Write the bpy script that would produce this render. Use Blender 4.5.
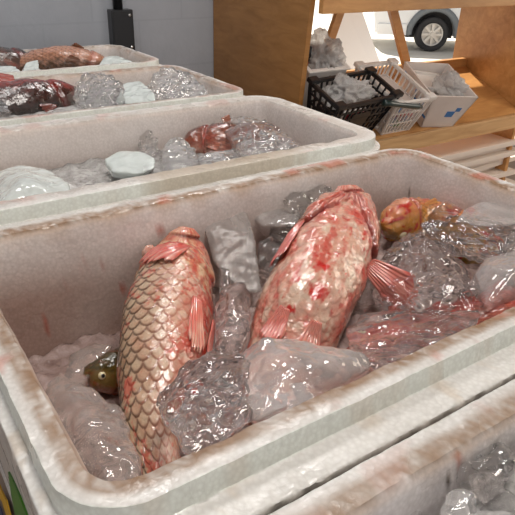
import bpy, bmesh, math, random
from mathutils import Vector, Matrix, noise
from math import sin, cos, pi, radians as rad, sqrt, exp

S = bpy.context.scene
for o in list(bpy.data.objects): bpy.data.objects.remove(o)
COL = S.collection

# ------------------------------------------------------------------ camera
RIMZ = 0.90                       # height of the box rims above the floor
CAM = Vector((0, 0, RIMZ + 0.34))
RIGHT = Vector((0.830133, -0.556982, 0.025499))
DOWN = Vector((-0.238184, -0.395600, -0.887000))
FWD = Vector((0.504130, 0.730255, -0.461065))
FPX = 603.7
cam = bpy.data.objects.new('camera', bpy.data.cameras.new('camera')); COL.objects.link(cam)
cam.matrix_world = Matrix(((RIGHT.x, -DOWN.x, -FWD.x, CAM.x), (RIGHT.y, -DOWN.y, -FWD.y, CAM.y),
                           (RIGHT.z, -DOWN.z, -FWD.z, CAM.z), (0, 0, 0, 1)))
cam.data.sensor_width = 36; cam.data.lens = 36 * FPX / 515
cam.data.clip_start = 0.02; cam.data.clip_end = 200
S.camera = cam

# ------------------------------------------------------------------ light
w = bpy.data.worlds.new('world'); S.world = w; w.use_nodes = True
nt = w.node_tree; bg = nt.nodes['Background']
bg.inputs[0].default_value = (0.95, 0.94, 0.93, 1); bg.inputs[1].default_value = 0.55

def area(name, loc, target, sx, sy, power, color):
    l = bpy.data.lights.new(name, 'AREA'); l.shape = 'RECTANGLE'; l.size = sx; l.size_y = sy
    l.energy = power; l.color = color
    o = bpy.data.objects.new(name, l); COL.objects.link(o); o.location = loc
    o.rotation_euler = (Vector(target) - Vector(loc)).to_track_quat('-Z', 'Y').to_euler()
    return o
sun = bpy.data.lights.new('sun', 'SUN'); sun.energy = 9; sun.angle = rad(0.6); sun.color = (1, 0.93, 0.82)
so = bpy.data.objects.new('sun', sun); COL.objects.link(so)
so.rotation_euler = Vector((-0.10, -0.62, -0.78)).to_track_quat('-Z', 'Y').to_euler()
area('doorway_daylight', (-0.9, -2.6, 1.75), (0.5, 0.9, 0.9), 2.6, 1.5, 16, (1.0, 0.96, 0.92))
area('skylight_daylight', (0.5, 0.2, 2.95), (0.5, 0.7, 0.8), 0.8, 0.5, 30, (1.0, 0.94, 0.88))
area('added_glint_light', (1.5, 2.0, 2.95), (1.0, 1.4, 0.8), 0.6, 0.25, 16, (1.0, 0.97, 0.94))  # area light added under the ceiling for glints on wet ice
area('added_glint_light', (0.4, 1.7, 2.95), (0.5, 1.0, 0.8), 0.6, 0.25, 10, (1.0, 0.97, 0.94))  # second small light added for the same glints
area('added_side_light', (4.4, 0.2, 1.9), (2.2, 1.9, 0.6), 1.4, 1.8, 32, (1.0, 0.85, 0.68))  # warm light added from the right to brighten shelf front and boards
S.view_settings.view_transform = 'Standard'; S.view_settings.look = 'None'
S.view_settings.exposure = 0.0; S.view_settings.gamma = 1.0; S.view_settings.use_curve_mapping = False

# ------------------------------------------------------------------ helpers
def at(px, py, z):
    """point of the photograph's pixel on the horizontal plane z (relative to the rims)"""
    d = RIGHT * ((px - 257.5) / FPX) + DOWN * ((py - 257.5) / FPX) + FWD
    return CAM + d * ((RIMZ + z - CAM.z) / d.z)
def at_y(px, py, y):
    d = RIGHT * ((px - 257.5) / FPX) + DOWN * ((py - 257.5) / FPX) + FWD
    return CAM + d * (y / d.y)
def fb(p, s=1.0, o=3): return noise.fractal(Vector(p) * s, 1.0, 2.0, o)
def sst(a, b, x):
    t = max(0, min(1, (x - a) / (b - a))) if a != b else 0
    return t * t * (3 - 2 * t)
def mixc(a, b, t):
    t = max(0, min(1, t)); return tuple(a[i] * (1 - t) + b[i] * t for i in range(3))

def tag(o, label=None, cat=None, group=None, kind=None):
    if label: o['label'] = label
    if cat: o['category'] = cat
    if group: o['group'] = group
    if kind: o['kind'] = kind
    return o
def empty(name, loc, label, cat, group=None):
    o = bpy.data.objects.new(name, None); COL.objects.link(o); o.location = loc
    o.empty_display_size = 0.05
    return tag(o, label, cat, group)
def mesh_obj(name, verts, faces, mat, parent=None, cols=None, smooth=True, pmat=None):
    me = bpy.data.meshes.new(name); me.from_pydata([tuple(v) for v in verts], [], faces); me.update()
    if cols:
        a = me.color_attributes.new('Col', 'FLOAT_COLOR', 'POINT')
        buf = []
        for c in cols: buf.extend((c[0], c[1], c[2], 1.0))
        a.data.foreach_set('color', buf)
    if smooth: me.polygons.foreach_set('use_smooth', [True] * len(me.polygons))
    o = bpy.data.objects.new(name, me); COL.objects.link(o); me.materials.append(mat)
    if parent:
        o.parent = parent
        # geometry is given in world coordinates: shift into the parent's frame
        if pmat is None:
            inv = world_of(parent).inverted(); me.transform(inv)
    return o
def world_of(o):
    m = o.matrix_basis.copy()
    while o.parent: o = o.parent; m = o.matrix_basis @ m
    return m
def bm_obj(name, bm, mat, parent=None, smooth=False, local=False):
    me = bpy.data.meshes.new(name); bm.to_mesh(me); bm.free()
    if smooth: me.polygons.foreach_set('use_smooth', [True] * len(me.polygons))
    o = bpy.data.objects.new(name, me); COL.objects.link(o); me.materials.append(mat)
    if parent:
        o.parent = parent
        if not local: me.transform(world_of(parent).inverted())
    return o
def add_box(bm, c, size, rot=None, bevel=0.0):
    r = bmesh.ops.create_cube(bm, size=1.0); vs = r['verts']
    bmesh.ops.scale(bm, vec=size, verts=vs)
    if bevel > 0:
        es = list({e for v in vs for e in v.link_edges})
        rb = bmesh.ops.bevel(bm, geom=es, offset=bevel, segments=2, affect='EDGES', profile=0.7)
        vs = list({v for f in rb['faces'] for v in f.verts} | {v for v in vs if v.is_valid})
    if rot is not None: bmesh.ops.rotate(bm, cent=(0, 0, 0), matrix=rot, verts=vs)
    bmesh.ops.translate(bm, vec=c, verts=vs)
    return vs
def box_obj(name, c, size, mat, parent=None, rot=None, bevel=0.0, local=False):
    bm = bmesh.new(); add_box(bm, c, size, rot, bevel)
    return bm_obj(name, bm, mat, parent, local=local)
def add_tube(bm, pts, r, seg=10, closed_ends=True):
    rings = []
    pts = [Vector(p) for p in pts]
    for i, p in enumerate(pts):
        t = (pts[min(i + 1, len(pts) - 1)] - pts[max(i - 1, 0)]).normalized()
        a = t.cross(Vector((0, 0, 1)))
        if a.length < 1e-3: a = t.cross(Vector((1, 0, 0)))
        a.normalize(); b = t.cross(a)
        rr = r[i] if isinstance(r, (list, tuple)) else r
        rings.append([bm.verts.new(p + a * cos(2 * pi * k / seg) * rr + b * sin(2 * pi * k / seg) * rr) for k in range(seg)])
    for i in range(len(rings) - 1):
        for k in range(seg):
            bm.faces.new((rings[i][k], rings[i][(k + 1) % seg], rings[i + 1][(k + 1) % seg], rings[i + 1][k]))
    if closed_ends:
        bm.faces.new(rings[0][::-1]); bm.faces.new(rings[-1])

# ------------------------------------------------------------------ materials
class N:
    def __init__(s, name):
        s.m = bpy.data.materials.new(name); s.m.use_nodes = True; s.t = s.m.node_tree
        s.b = s.t.nodes['Principled BSDF']; s.tc = s.t.nodes.new('ShaderNodeTexCoord')
    def n(s, typ, **kw):
        x = s.t.nodes.new(typ)
        for k, v in kw.items(): setattr(x, k, v)
        return x
    def l(s, a, b): s.t.links.new(a, b)
    def noise(s, scale, detail=3, rough=0.55, src=None, dist=0.0, sc3=None):
        x = s.n('ShaderNodeTexNoise'); x.inputs['Scale'].default_value = scale
        x.inputs['Detail'].default_value = detail; x.inputs['Roughness'].default_value = rough
        x.inputs['Distortion'].default_value = dist
        src = src or s.tc.outputs['Object']
        if sc3:
            mp = s.n('ShaderNodeMapping'); mp.inputs['Scale'].default_value = sc3; s.l(src, mp.inputs[0]); src = mp.outputs[0]
        s.l(src, x.inputs['Vector']); return x.outputs['Fac']
    def ramp(s, fac, stops):
        r = s.n('ShaderNodeValToRGB'); e = r.color_ramp.elements
        while len(e) < len(stops): e.new(0.5)
        for k, (p, c) in enumerate(stops):
            e[k].position = p; e[k].color = (*c, 1) if len(c) == 3 else c
        s.l(fac, r.inputs[0]); return r.outputs[0]
    def mix(s, fac, a, b, mode='MIX'):
        x = s.n('ShaderNodeMix', data_type='RGBA', blend_type=mode)
        for i, v in ((0, fac), (6, a), (7, b)):
            if hasattr(v, 'links'): s.l(v, x.inputs[i])
            else: x.inputs[i].default_value = v if i == 0 else (*v, 1)
        return x.outputs[2]
    def bump(s, h, strength, dist=0.01, prev=None):
        b = s.n('ShaderNodeBump'); b.inputs['Strength'].default_value = strength; b.inputs['Distance'].default_value = dist
        s.l(h, b.inputs['Height'])
        if prev: s.l(prev, b.inputs['Normal'])
        s.l(b.outputs[0], s.b.inputs['Normal']); s.l(b.outputs[0], s.b.inputs['Coat Normal']); return b.outputs[0]
    def set(s, **kw):
        names = dict(color='Base Color', rough='Roughness', metal='Metallic', trans='Transmission Weight', ior='IOR',
                     coat='Coat Weight', crough='Coat Roughness', sss='Subsurface Weight', ssr='Subsurface Radius', sscale='Subsurface Scale',
                     spec='Specular IOR Level', em='Emission Color', ems='Emission Strength', alpha='Alpha')
        for k, v in kw.items():
            i = s.b.inputs[names[k]]
            if hasattr(v, 'links'): s.l(v, i)
            else:
                if k in ('color', 'em'): v = (*v, 1)
                i.default_value = v
        return s

def plain(name, c, rough=0.5, **kw): return N(name).set(color=c, rough=rough, **kw).m

def make_ice(name, clear, milk, base=(0.93, 0.96, 0.97), rough=0.07, nscale=16, tint=(0.86, 0.84, 0.83), wave=0.6, body=0.5):
    a = N(name)
    f = a.noise(nscale, 4, 0.6, dist=0.6)
    t = a.ramp(f, [(0.30, (clear,) * 3), (0.72, (milk,) * 3)])
    c = a.ramp(f, [(0.30, base), (0.75, tint)])
    rr = a.ramp(a.noise(9, 2), [(0.35, (rough,) * 3), (0.75, (rough + 0.12,) * 3)])
    a.set(color=c, rough=rr, trans=t, ior=1.31, coat=1.0, crough=0.03)
    lw = a.n('ShaderNodeLayerWeight'); lw.inputs['Blend'].default_value = 0.35
    a.set(alpha=a.ramp(lw.outputs['Facing'], [(0.0, (body,) * 3), (0.75, (min(1, body + 0.45),) * 3)]))
    b0 = a.bump(a.noise(17, 1, 0.45, dist=0.9), min(1, wave * 1.3), 0.035)
    b1 = b0
    a.bump(a.noise(60, 2, 0.5, dist=1.5), 0.05 + 0.3 * wave, 0.005, b1)
    return a.m
ICE_CLEAR = make_ice('clear_wet_ice', 1.0, 0.96, (0.99, 0.985, 0.98), 0.02, 14, (0.97, 0.94, 0.93), body=0.72)
ICE_MID = make_ice('cloudy_ice', 1.0, 0.8, (0.97, 0.95, 0.94), 0.05, 14, (0.92, 0.88, 0.86), wave=0.28, body=0.75)
ICE_MILK = make_ice('milky_ice', 0.85, 0.55, (0.93, 0.88, 0.86), 0.10, 7, (0.87, 0.80, 0.77), 0.12, body=0.8)
ICE_PINK = make_ice('pink_stained_ice', 1.0, 0.82, (0.96, 0.84, 0.81), 0.04, 12, (0.88, 0.72, 0.68), wave=0.32, body=0.72)
ICE_BROWN = make_ice('brownish_wet_ice', 0.97, 0.6, (0.90, 0.80, 0.75), 0.07, 9, (0.82, 0.70, 0.64), wave=0.16, body=0.78)
ICE_DULL = make_ice('dull_grey_ice', 0.9, 0.5, (0.84, 0.79, 0.76), 0.2, 9, (0.78, 0.72, 0.69), wave=0.04, body=0.85)
ICE_DULL.node_tree.nodes['Principled BSDF'].inputs['Coat Weight'].default_value = 0.1
ICE_DULL.node_tree.nodes['Principled BSDF'].inputs['Specular IOR Level'].default_value = 0.3
ICE_GREEN = make_ice('pale_green_ice', 0.4, 0.12, (0.83, 0.9, 0.88), 0.2, 9, (0.84, 0.89, 0.87), 0.15, body=0.9)

def make_slush(name, base, tint):
    a = N(name); f = a.noise(26, 5, 0.65, dist=1.2)
    a.set(color=a.ramp(f, [(0.3, base), (0.7, tint)]), trans=a.ramp(f, [(0.3, (0.6,) * 3), (0.75, (0.2,) * 3)]), rough=0.14, ior=1.31, coat=0.5, crough=0.05)
    a.bump(a.noise(75, 4, 0.7, dist=1.0), 0.7, 0.006)
    return a.m
SLUSH = make_slush('grey_ice_slush', (0.62, 0.6, 0.58), (0.8, 0.78, 0.77))
SLUSH_PINK = make_slush('blood_stained_slush', (0.55, 0.36, 0.32), (0.8, 0.64, 0.6))

a = N('stained_shaded_white_foam')
att = a.n('ShaderNodeAttribute', attribute_name='Col')
vor = a.n('ShaderNodeTexVoronoi'); vor.inputs['Scale'].default_value = 210; a.l(a.tc.outputs['Object'], vor.inputs['Vector'])
cell = a.ramp(vor.outputs['Distance'], [(0.1, (1, 1, 1)), (0.75, (0.86, 0.85, 0.84))])
a.set(color=a.mix(1.0, att.outputs['Color'], cell, 'MULTIPLY'), rough=a.ramp(a.noise(14, 3), [(0.4, (0.22,) * 3), (0.65, (0.5,) * 3)]), coat=0.25, crough=0.2)
b1 = a.bump(vor.outputs['Distance'], 0.25, 0.001)
a.bump(a.noise(60, 4, 0.6), 0.35, 0.003, b1)
FOAM = a.m

a = N('wet_carp_skin')
att = a.n('ShaderNodeAttribute', attribute_name='Col')
fine = a.ramp(a.noise(140, 3, 0.6), [(0.3, (0.84, 0.8, 0.8)), (0.7, (1.06, 1.04, 1.02))])
gm = a.n('ShaderNodeGamma'); gm.inputs[1].default_value = 1.3; a.l(att.outputs['Color'], gm.inputs[0])
a.set(color=a.mix(1.0, gm.outputs[0], fine, 'MULTIPLY'), rough=a.ramp(a.noise(50, 3), [(0.35, (0.2,) * 3), (0.7, (0.42,) * 3)]), sss=0.10, sscale=0.006, ssr=(1.0, 0.35, 0.25), coat=1.0, crough=0.05)
b0 = a.bump(a.noise(32, 3, 0.6), 0.35, 0.006)
a.bump(a.noise(110, 4, 0.6), 0.5, 0.002, b0)
SKIN = a.m
a = N('wet_fin_membrane')
att = a.n('ShaderNodeAttribute', attribute_name='Col')
a.set(color=att.outputs['Color'], rough=0.25, sss=0.2, sscale=0.004, coat=0.8, crough=0.08)
a.bump(a.noise(90, 3), 0.3, 0.002)
FIN = a.m
EYE = plain('glossy_eye_black', (0.015, 0.015, 0.015), 0.05, coat=1.0)
IRIS = plain('pale_gold_iris', (0.75, 0.66, 0.42), 0.2, coat=1.0)

def wood(name, c1, c2, sc=(1, 14, 14), rough=0.42):
    a = N(name); f = a.noise(3.2, 5, 0.6, dist=0.8, sc3=sc)
    k = a.ramp(a.noise(1.4, 2), [(0.3, (0.8, 0.78, 0.74)), (0.7, (1.05, 1.04, 1.02))])
    a.set(color=a.mix(1.0, a.ramp(f, [(0.3, c1), (0.7, c2)]), k, 'MULTIPLY'), rough=rough, coat=0.2, crough=0.2)
    a.bump(f, 0.12, 0.003); return a.m
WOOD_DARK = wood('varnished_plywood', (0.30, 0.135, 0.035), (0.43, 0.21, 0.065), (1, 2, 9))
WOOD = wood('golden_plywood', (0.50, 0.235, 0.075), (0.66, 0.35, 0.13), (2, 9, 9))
WOOD_EDGE = wood('pale_wood_edge', (0.55, 0.31, 0.13), (0.74, 0.47, 0.23), (1.5, 14, 14), 0.5)

a = N('grey_painted_block')
br = a.n('ShaderNodeTexBrick'); br.offset = 0.5
mp = a.n('ShaderNodeMapping'); mp.inputs['Rotation'].default_value = (rad(90), 0, 0); mp.inputs['Location'].default_value = (0.1, 0.0, 0)
a.l(a.tc.outputs['Object'], mp.inputs[0]); a.l(mp.outputs[0], br.inputs['Vector'])
for k, v in (('Scale', 1.0), ('Brick Width', 0.39), ('Row Height', 0.19), ('Mortar Size', 0.005), ('Mortar Smooth', 0.6)): br.inputs[k].default_value = v
br.inputs['Color1'].default_value = (0.37, 0.39, 0.43, 1); br.inputs['Color2'].default_value = (0.385, 0.405, 0.445, 1); br.inputs['Mortar'].default_value = (0.34, 0.36, 0.40, 1)
a.set(color=a.mix(0.35, br.outputs['Color'], a.ramp(a.noise(9, 4), [(0.3, (0.33, 0.35, 0.39)), (0.7, (0.43, 0.45, 0.49))])), rough=0.55)
b1 = a.bump(br.outputs['Fac'], -0.3, 0.003); a.bump(a.noise(45, 4), 0.3, 0.004, b1)
WALL = a.m
a = N('worn_concrete_floor'); f = a.noise(5, 5)
a.set(color=a.ramp(f, [(0.3, (0.26, 0.19, 0.15)), (0.7, (0.38, 0.29, 0.23))]), rough=0.6); a.bump(a.noise(60, 4), 0.2, 0.004)
FLOOR = a.m
a = N('bright_street_paving'); f = a.noise(2, 5)
a.set(color=a.ramp(f, [(0.3, (0.62, 0.58, 0.52)), (0.7, (0.75, 0.72, 0.67))]), rough=0.8)
STREET = a.m
CEIL = plain('dark_ceiling_boards', (0.12, 0.11, 0.10), 0.8)
BLACK = plain('black_plastic', (0.012, 0.012, 0.014), 0.35, coat=0.2)
GREENBLACK = plain('dark_green_plastic', (0.012, 0.03, 0.028), 0.3, coat=0.5)
STEEL = plain('screw_steel', (0.7, 0.7, 0.7), 0.3, metal=1.0)
RUBBER = plain('tyre_rubber', (0.03, 0.03, 0.033), 0.8)
WHITEP = plain('white_plastic', (0.78, 0.74, 0.71), 0.35)
VANW = plain('white_van_paint', (0.8, 0.82, 0.84), 0.25, coat=0.6)
ARCH = plain('grey_arch_plastic', (0.16, 0.18, 0.2), 0.6)
HUB = plain('silver_wheel', (0.62, 0.6, 0.57), 0.35, metal=0.3)
GLASSD = plain('dark_window_glass', (0.02, 0.025, 0.03), 0.05)
RED = plain('red_print', (0.6, 0.03, 0.05), 0.4)
BLUE = plain('blue_print', (0.05, 0.2, 0.5), 0.4)
GREEN = plain('green_print', (0.06, 0.22, 0.015), 0.45)
YELLOW = plain('yellow_print', (0.75, 0.42, 0.02), 0.45)
NAVY = plain('navy_print', (0.04, 0.05, 0.11), 0.45)
LIDM = plain('foam_lid_white', (0.78, 0.68, 0.6), 0.6)
a = N('crumpled_clear_film'); a.set(color=(0.96, 0.94, 0.93), rough=0.06, trans=0.3, ior=1.2, coat=1.0, crough=0.03, alpha=0.7)
a.bump(a.noise(50, 5, 0.7, dist=2.0), 0.9, 0.01); FILM = a.m
a = N('carton_white'); a.set(color=a.ramp(a.noise(8, 4), [(0.3, (0.70, 0.62, 0.58)), (0.7, (0.78, 0.71, 0.67))]), rough=0.5); CARTON = a.m

# ------------------------------------------------------------------ the setting
def struct(name, c, size, mat): return tag(box_obj(name, c, size, mat), kind='structure')
struct('floor', (1.5, -0.2, -0.215), (9, 5.7, 0.43), FLOOR)
struct('ceiling', (1.5, -0.1, 3.05), (9, 5.4, 0.1), CEIL)
WY0, WY1 = 2.45, 2.6
bm = bmesh.new()
OX0, OX1, OZ0, OZ1 = 1.75, 3.3, 0.62, 1.45
add_box(bm, ((-3 + OX0) / 2, 2.525, 1.5), (OX0 + 3, 0.15, 3.0))
add_box(bm, ((6 + OX1) / 2, 2.525, 1.5), (6 - OX1, 0.15, 3.0))
add_box(bm, ((OX0 + OX1) / 2, 2.525, OZ0 / 2), (OX1 - OX0, 0.15, OZ0))
add_box(bm, ((OX0 + OX1) / 2, 2.525, (3 + OZ1) / 2), (OX1 - OX0, 0.15, 3 - OZ1))
tag(bm_obj('wall_back', bm, WALL), kind='structure')
struct('trim_1', (0.47, 0.98, 0.3), (0.78, 2.6, 0.599), FLOOR)       # plinth under the fish boxes
tag(box_obj('street_ground', (7, 14.65, -0.43), (44, 24.0, 0.12), STREET), kind='structure')

# ------------------------------------------------------------------ foam fish boxes
def rrect(x0, x1, y0, y1, r, step=0.005):
    """points of a rounded rectangle, evenly spaced, with outward normals"""
    out = []
    def line(ax, ay, bx, by, nx, ny):
        L = math.hypot(bx - ax, by - ay); n = max(2, round(L0 / step)) if False else max(2, int(L / step))
        for i in range(n): out.append((ax + (bx - ax) * i / n, ay + (by - ay) * i / n, nx, ny))
    def arc(cx, cy, a0):
        n = 12
        for i in range(n):
            t = a0 + (pi / 2) * i / n; out.append((cx + r * cos(t), cy + r * sin(t), cos(t), sin(t)))
    line(x0 + r, y0, x1 - r, y0, 0, -1); arc(x1 - r, y0 + r, -pi / 2)
    line(x1, y0 + r, x1, y1 - r, 1, 0); arc(x1 - r, y1 - r, 0)
    line(x1 - r, y1, x0 + r, y1, 0, 1); arc(x0 + r, y1 - r, pi / 2)
    line(x0, y1 - r, x0, y0 + r, -1, 0); arc(x0 + r, y0 + r, pi)
    return out
LIPW, LEDGE = 0.021, 0.024      # reference widths of the lip and of the ledge outside it
# profile: (outward offset from the opening, z from the rim, zone)
PROF = [(-0.030, -0.240, 0), (-0.026, -0.232, 0), (-0.022, -0.21, 0)] + [(-0.022 + 0.016 * k / 13, -0.21 + 0.198 * k / 13, 0) for k in range(1, 14)] + \
       [(-0.004, -0.006, 0), (-0.001, -0.001, 1), (0.004, 0.0, 1), (0.009, 0.0005, 1), (0.014, 0.0005, 1), (LIPW - 0.0014, 0.0004, 1), (LIPW - 0.0002, -0.0002, 2), (LIPW, -0.0014, 2), (LIPW + 0.0005, -0.005, 2),
        (LIPW + 0.001, -0.010, 2), (LIPW + 0.002, -0.0185, 2), (LIPW + 0.0025, -0.0203, 2), (LIPW + 0.0038, -0.0209, 3), (LIPW + 0.008, -0.021, 3), (LIPW + 0.014, -0.021, 3), (LIPW + 0.020, -0.021, 3),
        (LIPW + LEDGE - 0.0016, -0.0213, 3), (LIPW + LEDGE - 0.0004, -0.0222, 3), (LIPW + LEDGE, -0.0235, 4), (LIPW + LEDGE, -0.030, 4), (LIPW + LEDGE - 0.001, -0.05, 4), (LIPW + LEDGE - 0.004, -0.09, 4), (LIPW + LEDGE - 0.006, -0.13, 4),
        (LIPW + LEDGE - 0.009, -0.20, 4), (LIPW + LEDGE - 0.012, -0.27, 4), (LIPW + LEDGE - 0.016, -0.296, 4), (LIPW + LEDGE - 0.022, -0.30, 4)]
SMEARS = []
for (px_, py_, rx_, rz_) in ((43, 318, 0.005, 0.016), (72, 290, 0.004, 0.006), (160, 225, 0.02, 0.004), (240, 214, 0.012, 0.004), (100, 262, 0.004, 0.004), (62, 282, 0.003, 0.004), (118, 285, 0.006, 0.006)):
    p_ = at_y(px_, py_, 0.765); SMEARS.append((p_.x, p_.z - RIMZ, rx_, rz_))
p_ = at_y(462, 460, 0.19); NEAR_SMEAR = (p_.x, p_.z - RIMZ)
def foam_box(x0, x1, y0, y1, zr, seed, label, inner, blood, rimdirt, lipw=0.023, ledge=0.034, ledgex=0.012, r=0.035):
    zt = RIMZ + zr
    ring = rrect(x0, x1, y0, y1, r)
    n = len(ring); verts = []; cols = []; faces = []
    off = Vector((seed * 7.3, seed * 3.1, 0))
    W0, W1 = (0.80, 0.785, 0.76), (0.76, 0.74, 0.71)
    def fit(o, z, led):
        if o > LIPW + LEDGE - 0.0165 and z < -0.04: return lipw + led - (LIPW + LEDGE - o)
        if o <= 0: return o
        if o <= LIPW: return o * lipw / LIPW
        if o <= LIPW + LEDGE: return lipw + (o - LIPW) * led / LEDGE
        return o - LIPW - LEDGE + lipw + led
    for (oo, z, zone) in PROF:
        onorm = oo
        for (x, y, nx, ny) in ring:
            o = fit(oo, z, ledge * ny * ny + min(ledge, ledgex) * nx * nx)
            p = Vector((x + nx * o, y + ny * o, zt + z))
            if z < -0.27 and o > 0: pass
            q = p + off
            chew = fb((q.x, q.y, 0), 22, 4); ch2 = fb((q.x, q.y, 5), 70, 3)
            if zone == 1: p.z += -0.0016 * max(0, chew) * 2 + 0.0006 * ch2
            if zone == 2 and z > -0.004: p.z -= 0.001 * max(0, chew)
            if zone in (1, 2): p -= Vector((nx, ny, 0)) * 0.0007 * ch2
            if zone == 3: p.z += 0.0016 * ch2 + 0.0006 * chew
            if zone == 4 and z > -0.06: p += Vector((nx, ny, 0)) * 0.002 * ch2
            if zone == 0: p += Vector((nx, ny, 0)) * 0.0010 * chew
            verts.append(p)
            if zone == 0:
                t = sst(-0.03, -0.12, z); c = mixc((0.80, 0.74, 0.71), inner, 0.15 + 0.85 * t + 0.3 * fb(q, 7))  # rim shade painted in with the tide-line stain: darker further down the wall
                sm = fb((q.x * 1.0, q.y * 1.0, q.z * 0.35), 26, 4)
                c = mixc(c, (0.50, 0.13, 0.09), 0.6 * blood * sst(0.85, 1.1, sm))
                if seed == 2 and y > 0:
                    e_ = sqrt(((x - NEAR_SMEAR[0] + 0.6 * (z - NEAR_SMEAR[1])) / 0.004) ** 2 + ((z - NEAR_SMEAR[1]) / 0.018) ** 2) + 0.4 * ch2
                    c = mixc(c, (0.50, 0.12, 0.08), 0.8 * sst(1.1, 0.4, e_))
                if seed == 1:
                    for (sx_, sz_, rx_, rz_) in SMEARS:
                        e_ = sqrt(((x - sx_) / rx_) ** 2 + ((z - sz_) / rz_) ** 2) + 0.8 * ch2
                        if y > 0.6: c = mixc(c, (0.45, 0.10, 0.06), 0.75 * sst(1.0, 0.4, e_))
                c = mixc(c, (0.52, 0.33, 0.19), 0.6 * rimdirt * sst(-0.016, -0.002, z + 0.006 * chew))
                spk = noise.cell(q * 260)
                if spk > 0.995: c = (0.12, 0.08, 0.06)
            elif zone == 1:
                t = sst(0.017, 0.007, onorm + 0.004 * chew)
                c = mixc(W0, (0.29, 0.165, 0.085), rimdirt * (0.04 + 0.92 * t) * sst(-1.1, 0.3, 0.6 * chew + 0.3 * ch2 + 0.6 * noise.noise(q * 500)))
                c = mixc(c, (0.55, 0.16, 0.10), 0.7 * blood * sst(0.25, 0.55, fb(q + Vector((9, 2, 1)), 16, 3)))
            elif zone == 2:
                c = mixc((0.75, 0.77, 0.72), (0.62, 0.5, 0.4), 0.35 * rimdirt * sst(0.2, 0.6, chew))
            elif zone == 3:
                c = mixc(W0, (0.66, 0.54, 0.42), 0.5 * rimdirt * sst(0.15, 0.6, ch2 * 0.5 + chew))
            else:
                c = mixc(W1, (0.56, 0.47, 0.42), 0.35 + 0.4 * fb(q, 12))
            if seed == 3 and zone in (1, 2) and y < 0.9: c = mixc(c, (0.50, 0.41, 0.31), 0.75 * sst(0.33, 0.40, x + 0.02 * chew) * sst(0.72, 0.60, x + 0.03 * ch2))
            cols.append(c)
    for i in range(len(PROF) - 1):
        for k in range(n):
            faces.append((i * n + k, (i + 1) * n + k, (i + 1) * n + (k + 1) % n, i * n + (k + 1) % n))
    ci = len(verts)
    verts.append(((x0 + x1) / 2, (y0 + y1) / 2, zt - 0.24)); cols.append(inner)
    verts.append(((x0 + x1) / 2, (y0 + y1) / 2, zt - 0.30)); cols.append(W1)
    L = (len(PROF) - 1) * n
    for k in range(n):
        faces.append((ci, k, (k + 1) % n)); faces.append((ci + 1, L + (k + 1) % n, L + k))
    root = empty('foam_fish_box', ((x0 + x1) / 2, (y0 + y1) / 2, zt - 0.30), label, 'fish box')
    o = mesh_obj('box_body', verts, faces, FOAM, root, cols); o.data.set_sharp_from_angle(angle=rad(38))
    return root, o

X0, X1 = 0.078, 0.858
BOXES = {}
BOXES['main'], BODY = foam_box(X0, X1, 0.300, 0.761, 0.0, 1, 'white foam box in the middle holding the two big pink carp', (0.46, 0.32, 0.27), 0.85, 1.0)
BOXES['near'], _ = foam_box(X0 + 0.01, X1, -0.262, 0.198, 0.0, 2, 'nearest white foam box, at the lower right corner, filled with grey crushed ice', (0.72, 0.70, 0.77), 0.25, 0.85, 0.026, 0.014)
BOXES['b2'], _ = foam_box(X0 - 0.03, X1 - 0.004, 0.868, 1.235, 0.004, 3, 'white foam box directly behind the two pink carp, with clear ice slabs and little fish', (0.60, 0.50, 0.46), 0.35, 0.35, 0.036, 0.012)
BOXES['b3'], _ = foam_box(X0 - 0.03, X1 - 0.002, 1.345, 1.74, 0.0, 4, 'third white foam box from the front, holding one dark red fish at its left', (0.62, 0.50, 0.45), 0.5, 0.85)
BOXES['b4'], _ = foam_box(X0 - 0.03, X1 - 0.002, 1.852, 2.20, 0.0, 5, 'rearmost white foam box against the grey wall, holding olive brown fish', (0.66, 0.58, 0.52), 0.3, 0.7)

# printed sticker on the left side of the main box
def wall_x(z):
    return X0 - interp1([(-0.296, 0.019), (-0.27, 0.023), (-0.20, 0.026), (-0.13, 0.029), (-0.09, 0.031), (-0.05, 0.034), (-0.03, 0.035)], z)
def interp1(tab, x):
    if x <= tab[0][0]: return tab[0][1]
    for (a0, b0), (a1, b1) in zip(tab, tab[1:]):
        if x <= a1: return b0 + (b1 - b0) * (x - a0) / (a1 - a0)
    return tab[-1][1]
def stripe(name, pix, mat, label):
    vs = []
    for px, py in pix:
        d = RIGHT * ((px - 257.5) / FPX) + DOWN * ((py - 257.5) / FPX) + FWD
        z = -0.1
        for _k in range(6):
            p = CAM + d * ((wall_x(z) - 0.0018) / d.x); z = p.z - RIMZ
        vs.append(p)
    n = len(vs); back = [v + Vector((0.002, 0, 0)) for v in vs]
    fs = [tuple(range(n)), tuple(range(2 * n - 1, n - 1, -1))] + [(i, n + i, n + (i + 1) % n, (i + 1) % n) for i in range(n)]
    mesh_obj(name, vs + back, fs, mat, BOXES['main'], smooth=False)['label'] = label
stripe('printed_stripe', [(8, 472), (12, 480), (19, 496), (26, 515), (34, 540), (22, 540), (15, 515), (11, 495)], GREEN, 'green printed wedge')
stripe('printed_stripe', [(-3, 480), (1, 490), (6, 500), (10, 515), (16, 540), (11, 540), (6, 515), (2, 502), (-3, 494)], YELLOW, 'ochre printed stripe')
stripe('printed_stripe', [(-6, 498), (0, 507), (3, 518), (7, 540), (-6, 540)], NAVY, 'dark blue printed area')

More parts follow.
